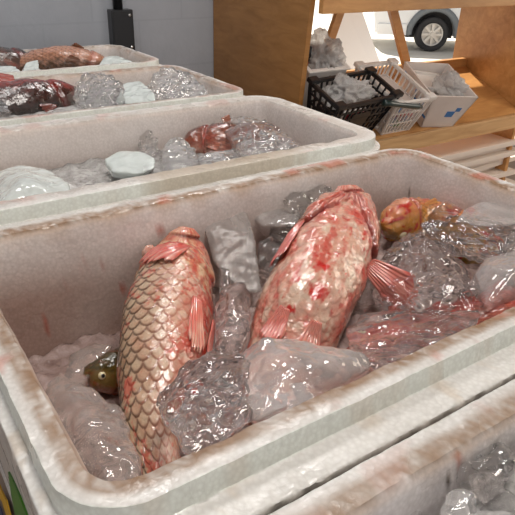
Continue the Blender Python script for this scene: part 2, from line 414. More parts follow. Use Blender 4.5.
# ------------------------------------------------------------------ ice
def slush_bed(x0, x1, y0, y1, base, amp, mat, label, seed, tilt=None, group=None):
    nx, ny = int((x1 - x0) / 0.006), int((y1 - y0) / 0.006); V = []; F = []
    for j in range(ny + 1):
        for i in range(nx + 1):
            x = x0 + (x1 - x0) * i / nx; y = y0 + (y1 - y0) * j / ny
            q = Vector((x + seed, y - seed, seed))
            d, _p = noise.voronoi(q * 30)
            z = base + amp * (0.9 * fb(q, 9, 3) + 0.7 * (0.4 - d[0]) + 0.25 * fb(q, 60, 2))
            if tilt: z += tilt(x, y)
            V.append((x, y, RIMZ + z))
    for j in range(ny):
        for i in range(nx):
            k = j * (nx + 1) + i; F.append((k, k + 1, k + nx + 2, k + nx + 1))
    # skirt and bottom, so the bed is a solid layer
    edge = [i for i in range(nx + 1)] + [j * (nx + 1) + nx for j in range(1, ny + 1)] + [ny * (nx + 1) + i for i in range(nx - 1, -1, -1)] + [j * (nx + 1) for j in range(ny - 1, 0, -1)]
    b0 = len(V)
    for e in edge: V.append((V[e][0], V[e][1], RIMZ - 0.236))
    m = len(edge)
    for k in range(m): F.append((edge[k], b0 + k, b0 + (k + 1) % m, edge[(k + 1) % m]))
    F.append(tuple(b0 + k for k in range(m - 1, -1, -1)))
    o = mesh_obj('crushed_ice', V, F, mat)
    return tag(o, label, 'ice', kind='stuff')
I = 0.021
slush_bed(X0 + I, X1 - I, 0.30 + I, 0.761 - I, -0.185, 0.02, SLUSH_PINK, 'pink stained crushed ice under the two big carp', 1.3,
          lambda x, y: 0.045 * sst(0.30, 0.55, x) + 0.02 * sst(0.55, 0.75, x))
slush_bed(X0 + I, X1 - I, -0.262 + I, 0.198 - I, -0.030, 0.014, SLUSH, 'grey crushed ice filling the nearest box', 2.1)
slush_bed(X0 - 0.03 + I, X1 - 0.004 - I, 0.868 + I, 1.235 - I, -0.075, 0.014, SLUSH, 'crushed ice between the slabs in the box behind the two pink carp', 3.7)
slush_bed(X0 - 0.03 + I, X1 - 0.002 - I, 1.345 + I, 1.74 - I, -0.045, 0.012, SLUSH, 'crushed ice around the dark red fish', 4.4)
slush_bed(X0 - 0.03 + I, X1 - 0.002 - I, 1.852 + I, 2.20 - I, -0.05, 0.01, SLUSH, 'crushed ice under the olive brown fish of the rearmost box', 5.2)

CT = {}
def tex(kind, scale):
    k = (kind, scale)
    if k not in CT:
        t = bpy.data.textures.new('tx', 'CLOUDS'); t.noise_scale = scale; t.noise_depth = 2; CT[k] = t
    return CT[k]
def finish_chunk(o, vox, rough, smooth_it=6, big=0.0):
    m = o.modifiers.new('r', 'REMESH'); m.mode = 'VOXEL'; m.voxel_size = vox; m.use_smooth_shade = True
    s = o.modifiers.new('s', 'SMOOTH'); s.factor = 0.6; s.iterations = smooth_it * 2 + 4 if smooth_it >= 10 else smooth_it
    if big:
        d = o.modifiers.new('b', 'DISPLACE'); d.texture = tex('c', 0.032); d.texture_coords = 'GLOBAL'; d.strength = big; d.mid_level = 0.5
    d = o.modifiers.new('d', 'DISPLACE'); d.texture = tex('c', 0.012); d.texture_coords = 'GLOBAL'; d.strength = rough; d.mid_level = 0.5
def chunk(pts, ext, mat, label, extra=(), name='ice_chunk', vox=0.003, rough=0.004, big=0.008, taper=0.82, sm=4, group=None):
    """ice lump: visible outline [(px,py,z)], body running back by vector ext, extra ridge points"""
    top = [at(*p) for p in pts]; ex = [at(*p) for p in extra]
    c = sum(top, Vector()) / len(top); e = Vector(ext)
    bot = [c + (p - c) * taper + e for p in top]
    bm = bmesh.new()
    for p in top + ex + bot: bm.verts.new(p)
    r = bmesh.ops.convex_hull(bm, input=bm.verts)
    bad = [g for g in r['geom_interior'] if isinstance(g, bmesh.types.BMVert)]
    bmesh.ops.delete(bm, geom=list(set(bad)), context='VERTS')
    o = bm_obj(name, bm, mat, smooth=True)
    c2 = sum((v.co for v in o.data.vertices), Vector()) / len(o.data.vertices)
    zmin = min(v.co.z for v in o.data.vertices); c2.z = zmin
    o.data.transform(Matrix.Translation(-c2)); o.location = c2
    finish_chunk(o, vox, rough * (1.3 if mat is ICE_CLEAR else 1.1), sm, big * (1.7 if mat in (ICE_CLEAR, ICE_MID) else 1.1))
    return tag(o, label, 'ice', group)
def rnd_hull(rng, sx, sy, sz, n=13):
    bm = bmesh.new()
    for _ in range(n):
        v = Vector((rng.gauss(0, 1), rng.gauss(0, 1), rng.gauss(0, 1))).normalized()
        bm.verts.new((v.x * sx, v.y * sy, v.z * sz))
    r = bmesh.ops.convex_hull(bm, input=bm.verts)
    bad = [g for g in r['geom_interior'] if isinstance(g, bmesh.types.BMVert)]
    bmesh.ops.delete(bm, geom=list(set(bad)), context='VERTS')
    es = list(bm.edges)
    bmesh.ops.bevel(bm, geom=es, offset=min(sx, sy, sz) * 0.12, segments=2, affect='EDGES')
    return bm
def bits(spec, label, group, mats, seed, size=(0.008, 0.018)):
    """small loose fragments: a few shapes, copied; spec = [(px,py,z), ...]"""
    rng = random.Random(seed); protos = []
    for k in range(min(4, len(spec))):
        bm = rnd_hull(rng, 1.0, rng.uniform(0.6, 0.95), rng.uniform(0.45, 0.7))
        protos.append(bm_obj('ice_fragment', bm, mats[k % len(mats)], smooth=False))
    for k, s in enumerate(spec):
        o = protos[k] if k < len(protos) else protos[k % len(protos)].copy()
        if k >= len(protos): COL.objects.link(o)
        p = at(*s[:3]) if len(s) == 3 else Vector(s[:3])
        o.location = p; z = rng.uniform(*size); o.scale = (z, z, z)
        o.rotation_euler = (rng.uniform(-.5, .5), rng.uniform(-.5, .5), rng.uniform(0, 6.28))
        tag(o, label, 'ice', group)
# ------------------------------------------------------------------ fish
def catmull(P, t):
    n = len(P) - 1; s = min(max(t, 0), 0.99999) * n; i = int(s); f = s - i
    g = lambda k: P[k] if 0 <= k <= n else (P[0] * 2 - P[1] if k < 0 else P[n] * 2 - P[n - 1])
    a, b, c, d = g(i - 1), g(i), g(i + 1), g(i + 2)
    return 0.5 * ((2 * b) + (c - a) * f + (2 * a - 5 * b + 4 * c - d) * f * f + (3 * b - a - 3 * c + d) * f ** 3)
def interp(tab, x):
    for k in range(len(tab) - 1):
        if x <= tab[k + 1][0]:
            (x0, y0), (x1, y1) = tab[k], tab[k + 1]
            t = (x - x0) / (x1 - x0); t = t * t * (3 - 2 * t) * 0.5 + t * 0.5
            return y0 + (y1 - y0) * t
    return tab[-1][1]
def scale_pattern(a, b):
    """overlapping round scales: returns (height 0..1, edge distance 0..1, id)"""
    i0 = math.floor(a)
    for i in (i0 - 1, i0):
        dx = (a - i) / 1.72
        off = 0.5 * (i % 2); j = round(b - off); dy = (b - off - j) / 0.64
        d = sqrt(dx * dx + dy * dy)
        if d < 1: return 0.25 + 0.75 * dx, d, (i, j)
    return 0.1, 1.0, (i0, 0)
class Fish:
    """spine from snout to tail; each station carries its own belly direction"""
    def __init__(s, pts, bellies, W, DV, DD, end=1.0):
        s.P = [Vector(p) for p in pts]; s.B = [Vector(b).normalized() for b in bellies]
        s.W, s.DV, s.DD, s.end = W, DV, DD, end
        acc = [0.0]
        for k in range(120): acc.append(acc[-1] + (catmull(s.P, (k + 1) / 120) - catmull(s.P, k / 120)).length)
        s.L = acc[-1]; s.acc = [a_ / s.L for a_ in acc]
    def par(s, u):
        u = min(max(u, 0), 1); lo = 0
        while lo < 119 and s.acc[lo + 1] < u: lo += 1
        return (lo + (u - s.acc[lo]) / max(1e-9, s.acc[lo + 1] - s.acc[lo])) / 120
    def frame(s, u):
        v = s.par(u); c = catmull(s.P, v); t = (catmull(s.P, min(v + 0.02, 1)) - catmull(s.P, max(v - 0.02, 0))).normalized()
        b = catmull(s.B, v); b = (b - t * b.dot(t)).normalized()
        return c, t, b, t.cross(b)
    def point(s, u, th, lift=0.0):
        c, t, b, sd = s.frame(u)
        cs, sn = cos(th), sin(th)
        D = interp(s.DV, u) if cs > 0 else interp(s.DD, u)
        W = interp(s.W, u)
        p = 0.92
        x = W * math.copysign(abs(sn) ** p, sn); y = D * math.copysign(abs(cs) ** p, cs)
        nn = (sd * (sn / max(W, 1e-4)) + b * (cs / max(D, 1e-4))).normalized()
        return c + sd * x + b * y + nn * lift, nn
    def body(s, name, parent, nu, nv, disp, paint, scale_from, s_len, s_wid):
        V, C, F = [], [], []
        for i in range(nu + 1):
            u = (i / nu) ** 1.0; u = u * s.end
            circ = 2 * pi * sqrt((interp(s.W, u) ** 2 + interp(s.DV, u) ** 2) / 2)
            for j in range(nv):
                th = 2 * pi * j / nv - pi
                # arc coordinate measured at mid body so that rows keep straight
                a = u * s.L / s_len; b = th * 0.5 / pi * (0.30 / s_wid)
                m = sst(-0.01, 0.03, u - scale_from(th))
                h, d, idn = scale_pattern(a, b) if m > 0 else (0, 0, (0, 0))
                lift = disp(u, th) + m * 0.0016 * (h - 0.2) * sst(1.0, 0.9, d)
                p, nn = s.point(u, th, lift)
                V.append(p); C.append(paint(u, th, p, m, h, d, idn))
        for i in range(nu):
            for j in range(nv):
                F.append((i * nv + j, i * nv + (j + 1) % nv, (i + 1) * nv + (j + 1) % nv, (i + 1) * nv + j))
        F.append(tuple(range(nv))[::-1]); F.append(tuple(nu * nv + j for j in range(nv)))
        o = mesh_obj(name, V, F, SKIN, parent, C)
        return o
def fin_obj(name, root, axis, up, length, w0, w1, parent, c1, c2, rays=9, curl=0.0, thick=0.0016, seed=0, jag=0.12):
    """fan-shaped fin: root point, direction of the rays, spreading direction"""
    axis = Vector(axis).normalized(); up = Vector(up); up = (up - axis * up.dot(axis)).normalized(); nrm = axis.cross(up)
    nu, nv = 22, rays * 6; V, C, F = [], [], []
    for side in (1, -1):
        for i in range(nu + 1):
            u = i / nu
            for j in range(nv + 1):
                v = j / nv - 0.5
                wv = w0 + (w1 - w0) * u ** 0.8
                ln = length * (1 - 0.75 * v * v - 0.25 * (v + 0.5)) * (1 - jag * 0.5 * (1 + cos(2 * pi * rays * (v + 0.5))) * u * u * (1 + 0.6 * noise.noise(Vector((j * 0.35, seed, 0)))))
                ray = 0.5 + 0.5 * cos(2 * pi * rays * (v + 0.5) + pi)
                edge = min(1, min(j, nv - j) / 2, (nu - i) / 2)
                h = side * (thick * (0.35 + 0.9 * ray * (1 - 0.6 * u)) * (0.15 + 0.85 * edge))
                p = Vector(root) + axis * (ln * u) + up * (wv * v) + nrm * (h + curl * u * u * length + 0.05 * length * sin(v * 9 + seed) * u)
                V.append(p); C.append(mixc(c1, c2, 0.25 + 0.65 * (1 - ray) * u + 0.35 * fb(p, 60)))
    m = nv + 1; k0 = (nu + 1) * m
    for i in range(nu):
        for j in range(nv):
            a = i * m + j; F.append((a, a + 1, a + m + 1, a + m)); a += k0; F.append((a, a + m, a + m + 1, a + 1))
    for i in range(nu):
        for j in (0, nv):
            a = i * m + j; F.append((a, a + m, k0 + a + m, k0 + a) if j == 0 else (a, k0 + a, k0 + a + m, a + m))
    for j in range(nv):
        for i in (0, nu):
            a = i * m + j; F.append((a, k0 + a, k0 + a + 1, a + 1) if i == 0 else (a, a + 1, k0 + a + 1, k0 + a))
    return mesh_obj(name, V, F, FIN, parent, C)
def surface_fin(name, F, u0, th0, du, dth, length, w0, w1, parent, c1, c2, rays=8, seed=0, lift=0.002):
    """fan fin pressed flat against the body: direction (du along the body, dth around it)"""
    R_ = interp(F.W, u0); n_ = math.hypot(du, dth); du /= n_; dth /= n_
    nu, nv = 24, rays * 6; V, C, Fc = [], [], []
    for side in (1, 0):
        for i in range(nu + 1):
            a_ = i / nu
            for j in range(nv + 1):
                v = j / nv - 0.5; wv = (w0 + (w1 - w0) * a_ ** 0.8) * v
                ray = 0.5 - 0.5 * cos(2 * pi * rays * (v + 0.5))
                ln = length * a_ * (1 - 0.7 * v * v) * (1 - 0.10 * (1 - ray) * a_ * a_ - 0.10 * a_ * noise.noise(Vector((v * 6, seed, 0))))
                x = ln * du - wv * dth; y = ln * dth + wv * du
                edge = min(1, min(j, nv - j) / 2, (nu - i) / 2)
                h = lift + 0.003 * a_ * (1 + noise.noise(Vector((v * 4, a_ * 2, seed)))) + (side * (0.0006 + 0.0016 * ray * (1 - 0.5 * a_)) * edge if side else -0.0006)
                p, nn = F.point(u0 + x / F.L, th0 + y / R_, h)
                V.append(p); C.append(mixc(c1, c2, 0.15 + 0.7 * ray * a_ + 0.4 * fb(p, 50)))
    m = nv + 1; k0 = (nu + 1) * m
    for i in range(nu):
        for j in range(nv):
            a = i * m + j; Fc.append((a, a + 1, a + m + 1, a + m)); a += k0; Fc.append((a, a + m, a + m + 1, a + 1))
        a = i * m; Fc.append((a, a + m, k0 + a + m, k0 + a)); a = i * m + nv; Fc.append((a, k0 + a, k0 + a + m, a + m))
    for j in range(nv):
        a = j; Fc.append((a, k0 + a, k0 + a + 1, a + 1)); a = nu * m + j; Fc.append((a, a + 1, k0 + a + 1, k0 + a))
    return mesh_obj(name, V, Fc, FIN, parent, C)
def eye_on(F, u, th, r, parent, lift=0.0):
    p, nn = F.point(u, th, lift)
    def ball(name, rr, off, mat, par, flat):
        bm = bmesh.new(); bmesh.ops.create_uvsphere(bm, u_segments=20, v_segments=12, radius=rr)
        rot = nn.to_track_quat('Z', 'Y').to_matrix()
        bmesh.ops.scale(bm, vec=(1, 1, flat), verts=bm.verts)
        bmesh.ops.rotate(bm, cent=(0, 0, 0), matrix=rot, verts=bm.verts)
        bmesh.ops.translate(bm, vec=p + nn * off, verts=bm.verts)
        return bm_obj(name, bm, mat, par, smooth=True)
    e = ball('eye', r, -0.1 * r, IRIS, parent, 0.7)
    ball('pupil', r * 0.62, r * 0.28, EYE, e, 0.62)
    return e
def tail_fin(F, parent, c1, c2, length=0.09, spread=0.12):
    c, t, b, sd = F.frame(F.end * 0.985)
    return fin_obj('tail_fin', c - t * 0.008, t, b, length, 0.02, spread, parent, c1, c2, rays=14, seed=3, jag=0.1)

TOCAM = (CAM - at(170, 330, -0.1)).normalized()
PINK, CREAM, REDC, DEEP = (0.72, 0.26, 0.20), (0.76, 0.62, 0.46), (0.60, 0.07, 0.05), (0.30, 0.03, 0.025)
PALE = (0.80, 0.66, 0.58)

# --- left carp: head up, flank with large scales towards the camera
pts = [at(187, 228, -0.036), at(182, 258, -0.072), at(174, 298, -0.098), at(165, 345, -0.118), at(157, 395, -0.135), at(153, 440, -0.150), at(160, 478, -0.158)]
rt = Vector((RIGHT.x, RIGHT.y, RIGHT.z)); tc = -FWD
bel = [rt * 0.75 + tc * 0.62, rt * 0.8 + tc * 0.6, rt * 0.85 + tc * 0.5, rt * 0.85 + tc * 0.4, rt * 0.85 + tc * 0.35, rt * 0.9 + tc * 0.3, rt * 0.9 + tc * 0.25]
W = [(0, 0.010), (0.03, 0.024), (0.10, 0.038), (0.22, 0.052), (0.4, 0.058), (0.6, 0.052), (0.8, 0.038), (0.95, 0.018), (1, 0.012)]
DV = [(0, 0.010), (0.03, 0.022), (0.10, 0.036), (0.22, 0.050), (0.4, 0.056), (0.6, 0.054), (0.8, 0.042), (0.95, 0.026), (1, 0.022)]
DD = [(0, 0.010), (0.03, 0.024), (0.10, 0.040), (0.22, 0.056), (0.4, 0.062), (0.6, 0.054), (0.8, 0.038), (0.95, 0.026), (1, 0.022)]
FL = Fish(pts, bel, W, DV, DD)
TSGN = -1   # side of the flank that faces the camera
def wrap_noise(u, th, sc, seed): return fb((u * 3 * sc, cos(th) * 0.5 * sc + seed, sin(th) * 0.5 * sc), 2.0, 4)
def dispL(u, th):
    d = 0.0
    g = 0.235 + 0.03 * cos(2 * (th)) - 0.03 * cos(th)
    d += 0.0016 * sst(g + 0.012, g - 0.008, u) * sst(0.02, 0.10, u)
    d -= 0.0022 * exp(-((u - g - 0.004) / 0.008) ** 2)
    if u < g:
        d += 0.0010 * sin(14 * th + 20 * u) * sst(0.02, 0.1, u) + 0.0016 * wrap_noise(u, th, 3, 4)
    d -= 0.006 * exp(-((u - 0.035) / 0.008) ** 2) * exp(-(th / 1.5) ** 2)
    d += 0.002 * wrap_noise(u, th, 1.2, 9)
    return d
def paintL(u, th, p, m, h, d, idn):
    n1 = wrap_noise(u, th, 1.5, 1); n2 = wrap_noise(u, th, 5, 7); n3 = wrap_noise(u, th, 14, 3)
    back = sst(0.8, 2.2, abs(th))
    headc = mixc((0.78, 0.56, 0.38), (0.64, 0.17, 0.12), 0.30 + 1.1 * n2 + 0.6 * n1 + 0.5 * sst(0.5, 1.3, abs(th - 1.0)))
    headc = mixc(headc, (0.30, 0.20, 0.10), 0.75 * sst(1.4, 2.4, abs(th)))
    if u < 0.24: headc = mixc(headc, REDC, 0.6 * sst(0.15, 0.5, n3 + n2 * 0.5))
    idr = noise.cell(Vector((idn[0] * 1.37 + 0.5, idn[1] * 2.11 + 0.5, 3.3)))
    sc = mixc((0.80, 0.64, 0.52), (0.70, 0.40, 0.31), 0.35 * idr + 0.3 * h + 0.7 * max(0, n2 + 0.15))
    sc = mixc(sc, (0.50, 0.40, 0.24), 0.55 * back)
    edge = sst(0.74, 0.95, d)
    ec = mixc((0.60, 0.30, 0.22), (0.09, 0.07, 0.045), back)
    root = sst(0.5, 0.2, h)
    sc = mixc(sc, ec, 0.85 * edge)
    sc = mixc(sc, mixc((0.66, 0.30, 0.22), (0.14, 0.10, 0.06), back), 0.5 * root)
    # pink to red along the belly
    belly = exp(-((th) / 0.65) ** 2)
    sc = mixc(sc, (0.66, 0.13, 0.09), belly * (0.7 + 0.9 * n2) * sst(0.25, 0.4, u) * sst(0.95, 0.7, u))
    sc = mixc(sc, (0.70, 0.10, 0.07), 0.6 * sst(0.22, 0.60, n1 + 0.5 * n3))
    c = mixc(headc, sc, m)
    g = 0.235 + 0.03 * cos(2 * th) - 0.03 * cos(th)
    c = mixc(c, REDC, (0.35 + 0.6 * n2) * exp(-((u - g - 0.004) / 0.012) ** 2))
    if u < 0.06: c = mixc(c, (0.62, 0.25, 0.17), 0.5)
    c = mixc(c, (0.22, 0.04, 0.03), 0.9 * exp(-((u - 0.035) / 0.007) ** 2) * exp(-(th / 1.5) ** 2))
    return c
gL = lambda th: 0.24 + 0.03 * cos(2 * th) - 0.03 * cos(th) + 0.12 * exp(-(th / 0.6) ** 2)
r = empty('carp', pts[3], 'pink and cream carp with large net-edged scales, left one of the two big fish', 'fish')
FL.body('body', r, 330, 300, dispL, paintL, gL, 0.0125, 0.0150)
surface_fin('pectoral_fin', FL, 0.12, rad(46), 0.66, 0.75, 0.066, 0.020, 0.070, r, (0.60, 0.07, 0.06), (0.72, 0.36, 0.28), rays=8, seed=1)
p, nn = FL.point(0.12, rad(138), 0.006)
bm = bmesh.new(); bmesh.ops.create_uvsphere(bm, u_segments=20, v_segments=12, radius=0.011)
bmesh.ops.scale(bm, vec=(1, 0.8, 1.25), verts=bm.verts)
for v in bm.verts: v.co += v.co.normalized() * 0.002 * noise.noise(v.co * 120)
bmesh.ops.translate(bm, vec=p, verts=bm.verts)
k = bm_obj('fin_base', bm, plain('pale_pink_flesh', (0.72, 0.42, 0.33), 0.25, coat=0.8, sss=0.2, sscale=0.005), r, smooth=True); k['label'] = 'pale pink bulging fin base'
surface_fin('pelvic_fin', FL, 0.42, rad(28), 1.0, -0.08, 0.085, 0.014, 0.030, r, (0.66, 0.14, 0.10), (0.78, 0.50, 0.38), rays=6, seed=4)
surface_fin('pelvic_fin', FL, 0.42, rad(-18), 1.0, 0.05, 0.085, 0.014, 0.030, r, (0.62, 0.09, 0.07), (0.72, 0.36, 0.28), rays=6, seed=6)
tail_fin(FL, r, (0.5, 0.2, 0.14), (0.3, 0.1, 0.08), 0.07, 0.10)

# --- right carp: belly up, head against the back wall
pts = [at(347, 186, -0.016), at(348, 202, -0.038), at(341, 228, -0.062), at(325, 266, -0.080), at(306, 303, -0.100), at(288, 345, -0.135), at(272, 390, -0.155), at(258, 425, -0.17)]
up_ = Vector((0, 0, 1))
bel = [tc * 0.9 + up_ * 0.3] * 8
W = [(0, 0.016), (0.03, 0.031), (0.08, 0.041), (0.20, 0.057), (0.38, 0.065), (0.6, 0.062), (0.8, 0.048), (0.95, 0.018), (1, 0.012)]
DV = [(0, 0.010), (0.03, 0.022), (0.10, 0.034), (0.20, 0.046), (0.36, 0.055), (0.55, 0.053), (0.75, 0.042), (0.95, 0.028), (1, 0.022)]
DD = [(0, 0.012), (0.03, 0.024), (0.10, 0.036), (0.20, 0.048), (0.36, 0.052), (0.55, 0.05), (0.75, 0.04), (0.95, 0.028), (1, 0.022)]
FR = Fish(pts, bel, W, DV, DD)
def gR(th): return 0.10 + 0.20 * min(1, abs(th) / 1.0) ** 0.8 * (1 - 0.25 * sst(1.3, 2.8, abs(th)))
def folds(u, th):
    """throat folds that run from the gill edges to the chin in a narrow V"""
    s_ = 0
    for k, a0 in enumerate((0.16, 0.42, 0.70, 0.98)):
        line = a0 * sst(-0.04, 0.26 + 0.02 * k, u) ** 0.8
        s_ += exp(-((abs(th) - line) / 0.045) ** 2)
    return min(1, s_) * sst(0.02, 0.06, u)
def dispR(u, th):
    g = gR(th); d = 0.007 * sst(g + 0.006, g - 0.006, u) * sst(0.02, 0.08, u)
    d -= 0.008 * exp(-((u - g - 0.004) / 0.007) ** 2) * sst(0.25, 0.7, abs(th))
    if u < g + 0.01: d -= 0.0036 * folds(u, th)
    # mouth: a deep crescent near the tip with a rolled lip
    mu = 0.030 - 0.006 * cos(th)
    d -= 0.007 * exp(-((u - mu) / 0.006) ** 2) * sst(2.2, 1.4, abs(th)); d += 0.004 * exp(-((u - mu - 0.013) / 0.006) ** 2) * sst(2.2, 1.4, abs(th))
    d += 0.0045 * wrap_noise(u, th, 1.1, 5) + 0.0014 * wrap_noise(u, th, 4, 6)
    if u > 0.22: d -= 0.002 * exp(-(th / 0.10) ** 2)
    return d
def paintR(u, th, p, m, h, d, idn):
    n1 = wrap_noise(u, th, 1.4, 11); n2 = wrap_noise(u, th, 4.5, 17); n3 = wrap_noise(u, th, 12, 13)
    c = mixc((0.76, 0.50, 0.40), (0.70, 0.22, 0.17), 0.42 + 0.9 * n1 + 0.8 * n2)
    c = mixc(c, (0.82, 0.72, 0.60), 0.6 * sst(0.10, 0.45, wrap_noise(u, th, 2.2, 30)))
    st = fb((u * 3.0, th * 2.6, 4.0), 1.6, 4)
    c = mixc(c, (0.64, 0.12, 0.09), 0.75 * sst(0.05, 0.5, st + 0.35 * n3) * sst(0.12, 0.3, u))
    c = mixc(c, (0.80, 0.66, 0.54), 0.5 * exp(-((th + 0.45) / 0.3) ** 2) * sst(0.3, 0.45, u))
    c = mixc(c, (0.60, 0.05, 0.04), 0.8 * sst(0.50, 0.72, n2 + 0.6 * n3))
    if m > 0:
        c = mixc(c, (0.48, 0.17, 0.11), 0.3 * m * sst(0.78, 0.97, d))
        c = mixc(c, (0.80, 0.62, 0.50), 0.25 * m * h)
    g = gR(th)
    if u < g: c = mixc(c, (0.68, 0.22, 0.16), 0.45 + 0.5 * n2); c = mixc(c, (0.36, 0.04, 0.03), 0.7 * folds(u, th))
    c = mixc(c, (0.22, 0.015, 0.015), 0.95 * exp(-((u - g - 0.004) / 0.010) ** 2) * sst(0.25, 0.7, abs(th)))
    mu = 0.030 - 0.006 * cos(th)
    c = mixc(c, (0.42, 0.06, 0.05), 0.85 * exp(-((u - mu) / 0.008) ** 2))
    # olive back showing along the left edge of the head and body
    c = mixc(c, (0.20, 0.14, 0.07), 0.85 * sst(1.0, 1.6, th + 0.3 * n2) * sst(0.75, 0.45, u))
    c = mixc(c, (0.24, 0.15, 0.09), 0.8 * sst(1.7, 2.3, -th))
    for (pu, pt, pr) in ((0.60, -0.12, 0.024), (0.53, 0.02, 0.014), (0.66, 0.2, 0.012)):
        dd = sqrt(((u - pu) * 1.0) ** 2 + ((th - pt) * 0.10) ** 2)
        c = mixc(c, (0.62, 0.03, 0.025), 0.9 * sst(pr, pr * 0.5, dd + 0.01 * n3))
    return c
r = empty('carp', pts[4], 'belly-up pink carp with its mouth at the back wall, right of the scaly carp', 'fish')
FR.body('body', r, 330, 280, dispR, paintR, lambda th: 0.34 + 0.30 * exp(-(th / 1.0) ** 2), 0.0115, 0.0150)
p, nn = FR.point(0.385, rad(-62), -0.002)
fin_obj('pectoral_fin', p, rt * 0.66 + DOWN * 0.62 + tc * 0.38, rt * 0.70 - DOWN * 0.62 + tc * 0.2, 0.108, 0.022, 0.060, r, (0.68, 0.26, 0.20), (0.52, 0.07, 0.06), rays=9, curl=-0.08, seed=2)
surface_fin('pectoral_fin', FR, 0.335, rad(62), 1.0, 0.22, 0.098, 0.018, 0.050, r, (0.66, 0.20, 0.16), (0.46, 0.10, 0.10), rays=9, seed=5, lift=0.004)
surface_fin('pelvic_fin', FR, 0.66, rad(20), 1.0, 0.15, 0.070, 0.014, 0.040, r, (0.70, 0.28, 0.22), (0.62, 0.12, 0.10), rays=7, seed=7)
surface_fin('pelvic_fin', FR, 0.66, rad(-20), 1.0, -0.15, 0.070, 0.014, 0.040, r, (0.72, 0.36, 0.28), (0.62, 0.12, 0.10), rays=7, seed=8)
tail_fin(FR, r, (0.6, 0.2, 0.15), (0.4, 0.1, 0.08), 0.06, 0.09)

# --- smaller fish, partly buried
def small_carp(pts, bel, wmax, label, ctop, cside, cbelly, eyes=None, red=0.4, group=None, nu=110, nv=96, dmul=1.25, sl=0.010):
    P = [Vector(p) for p in pts]
    prof = [(0, 0.16), (0.03, 0.36), (0.10, 0.62), (0.22, 0.86), (0.4, 1.0), (0.6, 0.92), (0.8, 0.62), (0.95, 0.3), (1, 0.22)]
    Wt = [(u, k * wmax) for u, k in prof]; Dt = [(u, k * wmax * dmul) for u, k in prof]
    F = Fish(P, bel, Wt, Dt, Dt)
    g = lambda th: 0.235 - 0.03 * cos(th)
    sd_ = len(label) * 1.7
    def disp(u, th):
        x = 0.05 * wmax * sst(g(th) + 0.01, g(th) - 0.01, u) * sst(0.02, 0.1, u) - 0.10 * wmax * exp(-((u - g(th) - 0.006) / 0.010) ** 2)
        x -= 0.14 * wmax * exp(-((u - 0.04) / 0.012) ** 2) * sst(1.9, 1.2, abs(th))
        return x + 0.05 * wmax * wrap_noise(u, th, 1.5, sd_)
    def paint(u, th, p, m, h, d, idn):
        n2 = wrap_noise(u, th, 4, sd_); a_ = abs(th)
        c = mixc(cbelly, cside, sst(0.5, 1.2, a_ + 0.5 * n2)); c = mixc(c, ctop, sst(1.5, 2.3, a_ + 0.5 * n2))
        if m > 0: c = mixc(c, tuple(k * 0.45 for k in c), 0.8 * m * sst(0.74, 0.96, d))
        c = mixc(c, (0.42, 0.05, 0.04), min(0.9, 0.3 + red) * exp(-((u - g(th) - 0.004) / 0.016) ** 2))
        return mixc(c, (0.55, 0.07, 0.05), red * 1.6 * sst(0.1, 0.5, wrap_noise(u, th, 2, sd_ + 3)))
    r = empty('carp', P[len(P) // 2], label, 'fish', group)
    F.body('body', r, nu, nv, disp, paint, g, sl, 0.0125)
    if eyes:
        for th_ in eyes: eye_on(F, 0.105, rad(th_), wmax * 0.20, r)
    c, t, b, sd = F.frame(0.24)
    for s_ in (1, -1):
        p, nn = F.point(0.27, s_ * rad(48), 0.0)
        fin_obj('pectoral_fin', p, t + nn * 0.08, b, wmax * 1.0, wmax * 0.3, wmax * 0.8, r, mixc(cside, REDC, 0.15 + 0.4 * red), cside, rays=6, seed=s_, thick=0.001)
    c, t, b, sd = F.frame(0.45); p, nn = F.point(0.42, pi, -0.002)
    fin_obj('dorsal_fin', p, t + nn * 0.12, t, wmax * 0.8, wmax * 1.2, wmax * 1.6, r, ctop, mixc(ctop, cside, 0.5), rays=8, seed=3, thick=0.001)
    tail_fin(F, r, ctop, mixc(cside, REDC, 0.4), wmax * 1.7, wmax * 2.2)
    return F, r
bl = DOWN * 1.0 + tc * 0.1
small_carp([at(84, 372, -0.150), at(100, 374, -0.158), at(122, 372, -0.172), at(150, 362, -0.186), at(180, 350, -0.194)],
           [bl] * 5, 0.026, 'small olive gold fish head with a pale-ringed eye, left of the scaly carp',
           (0.10, 0.08, 0.025), (0.28, 0.20, 0.06), (0.36, 0.16, 0.08), eyes=(-88, 88), red=0.15, sl=0.008)
small_carp([at(384, 226, -0.075), at(402, 222, -0.085), at(425, 226, -0.095), at(460, 240, -0.11), at(500, 262, -0.13), at(530, 285, -0.15)],
           [-DOWN * 0.9 + rt * 0.5] * 6, 0.040, 'yellowish red fish half under ice, right of the belly-up carp head',
           (0.42, 0.25, 0.06), (0.66, 0.36, 0.11), (0.66, 0.30, 0.16), eyes=(110, -110), red=0.75)
small_carp([at(335, 362, -0.13), at(375, 350, -0.13), at(415, 341, -0.13), at(455, 328, -0.12), at(500, 309, -0.095), at(545, 291, -0.09), at(590, 272, -0.09)],
           [tc] * 7, 0.026, 'deep red fish lying along the front wall under the pink-stained ice',
           (0.36, 0.09, 0.07), (0.50, 0.10, 0.07), (0.62, 0.22, 0.16), red=0.5, eyes=(90, -90))
small_carp([at(182, 146, -0.062), at(200, 142, -0.058), at(222, 141, -0.055), at(250, 142, -0.065), at(275, 142, -0.08)],
           [tc * 0.4 + DOWN] * 5, 0.034, 'reddish brown fish mostly buried in ice in the box behind the two pink carp',
           (0.22, 0.09, 0.06), (0.38, 0.15, 0.10), (0.62, 0.36, 0.28), red=0.15)
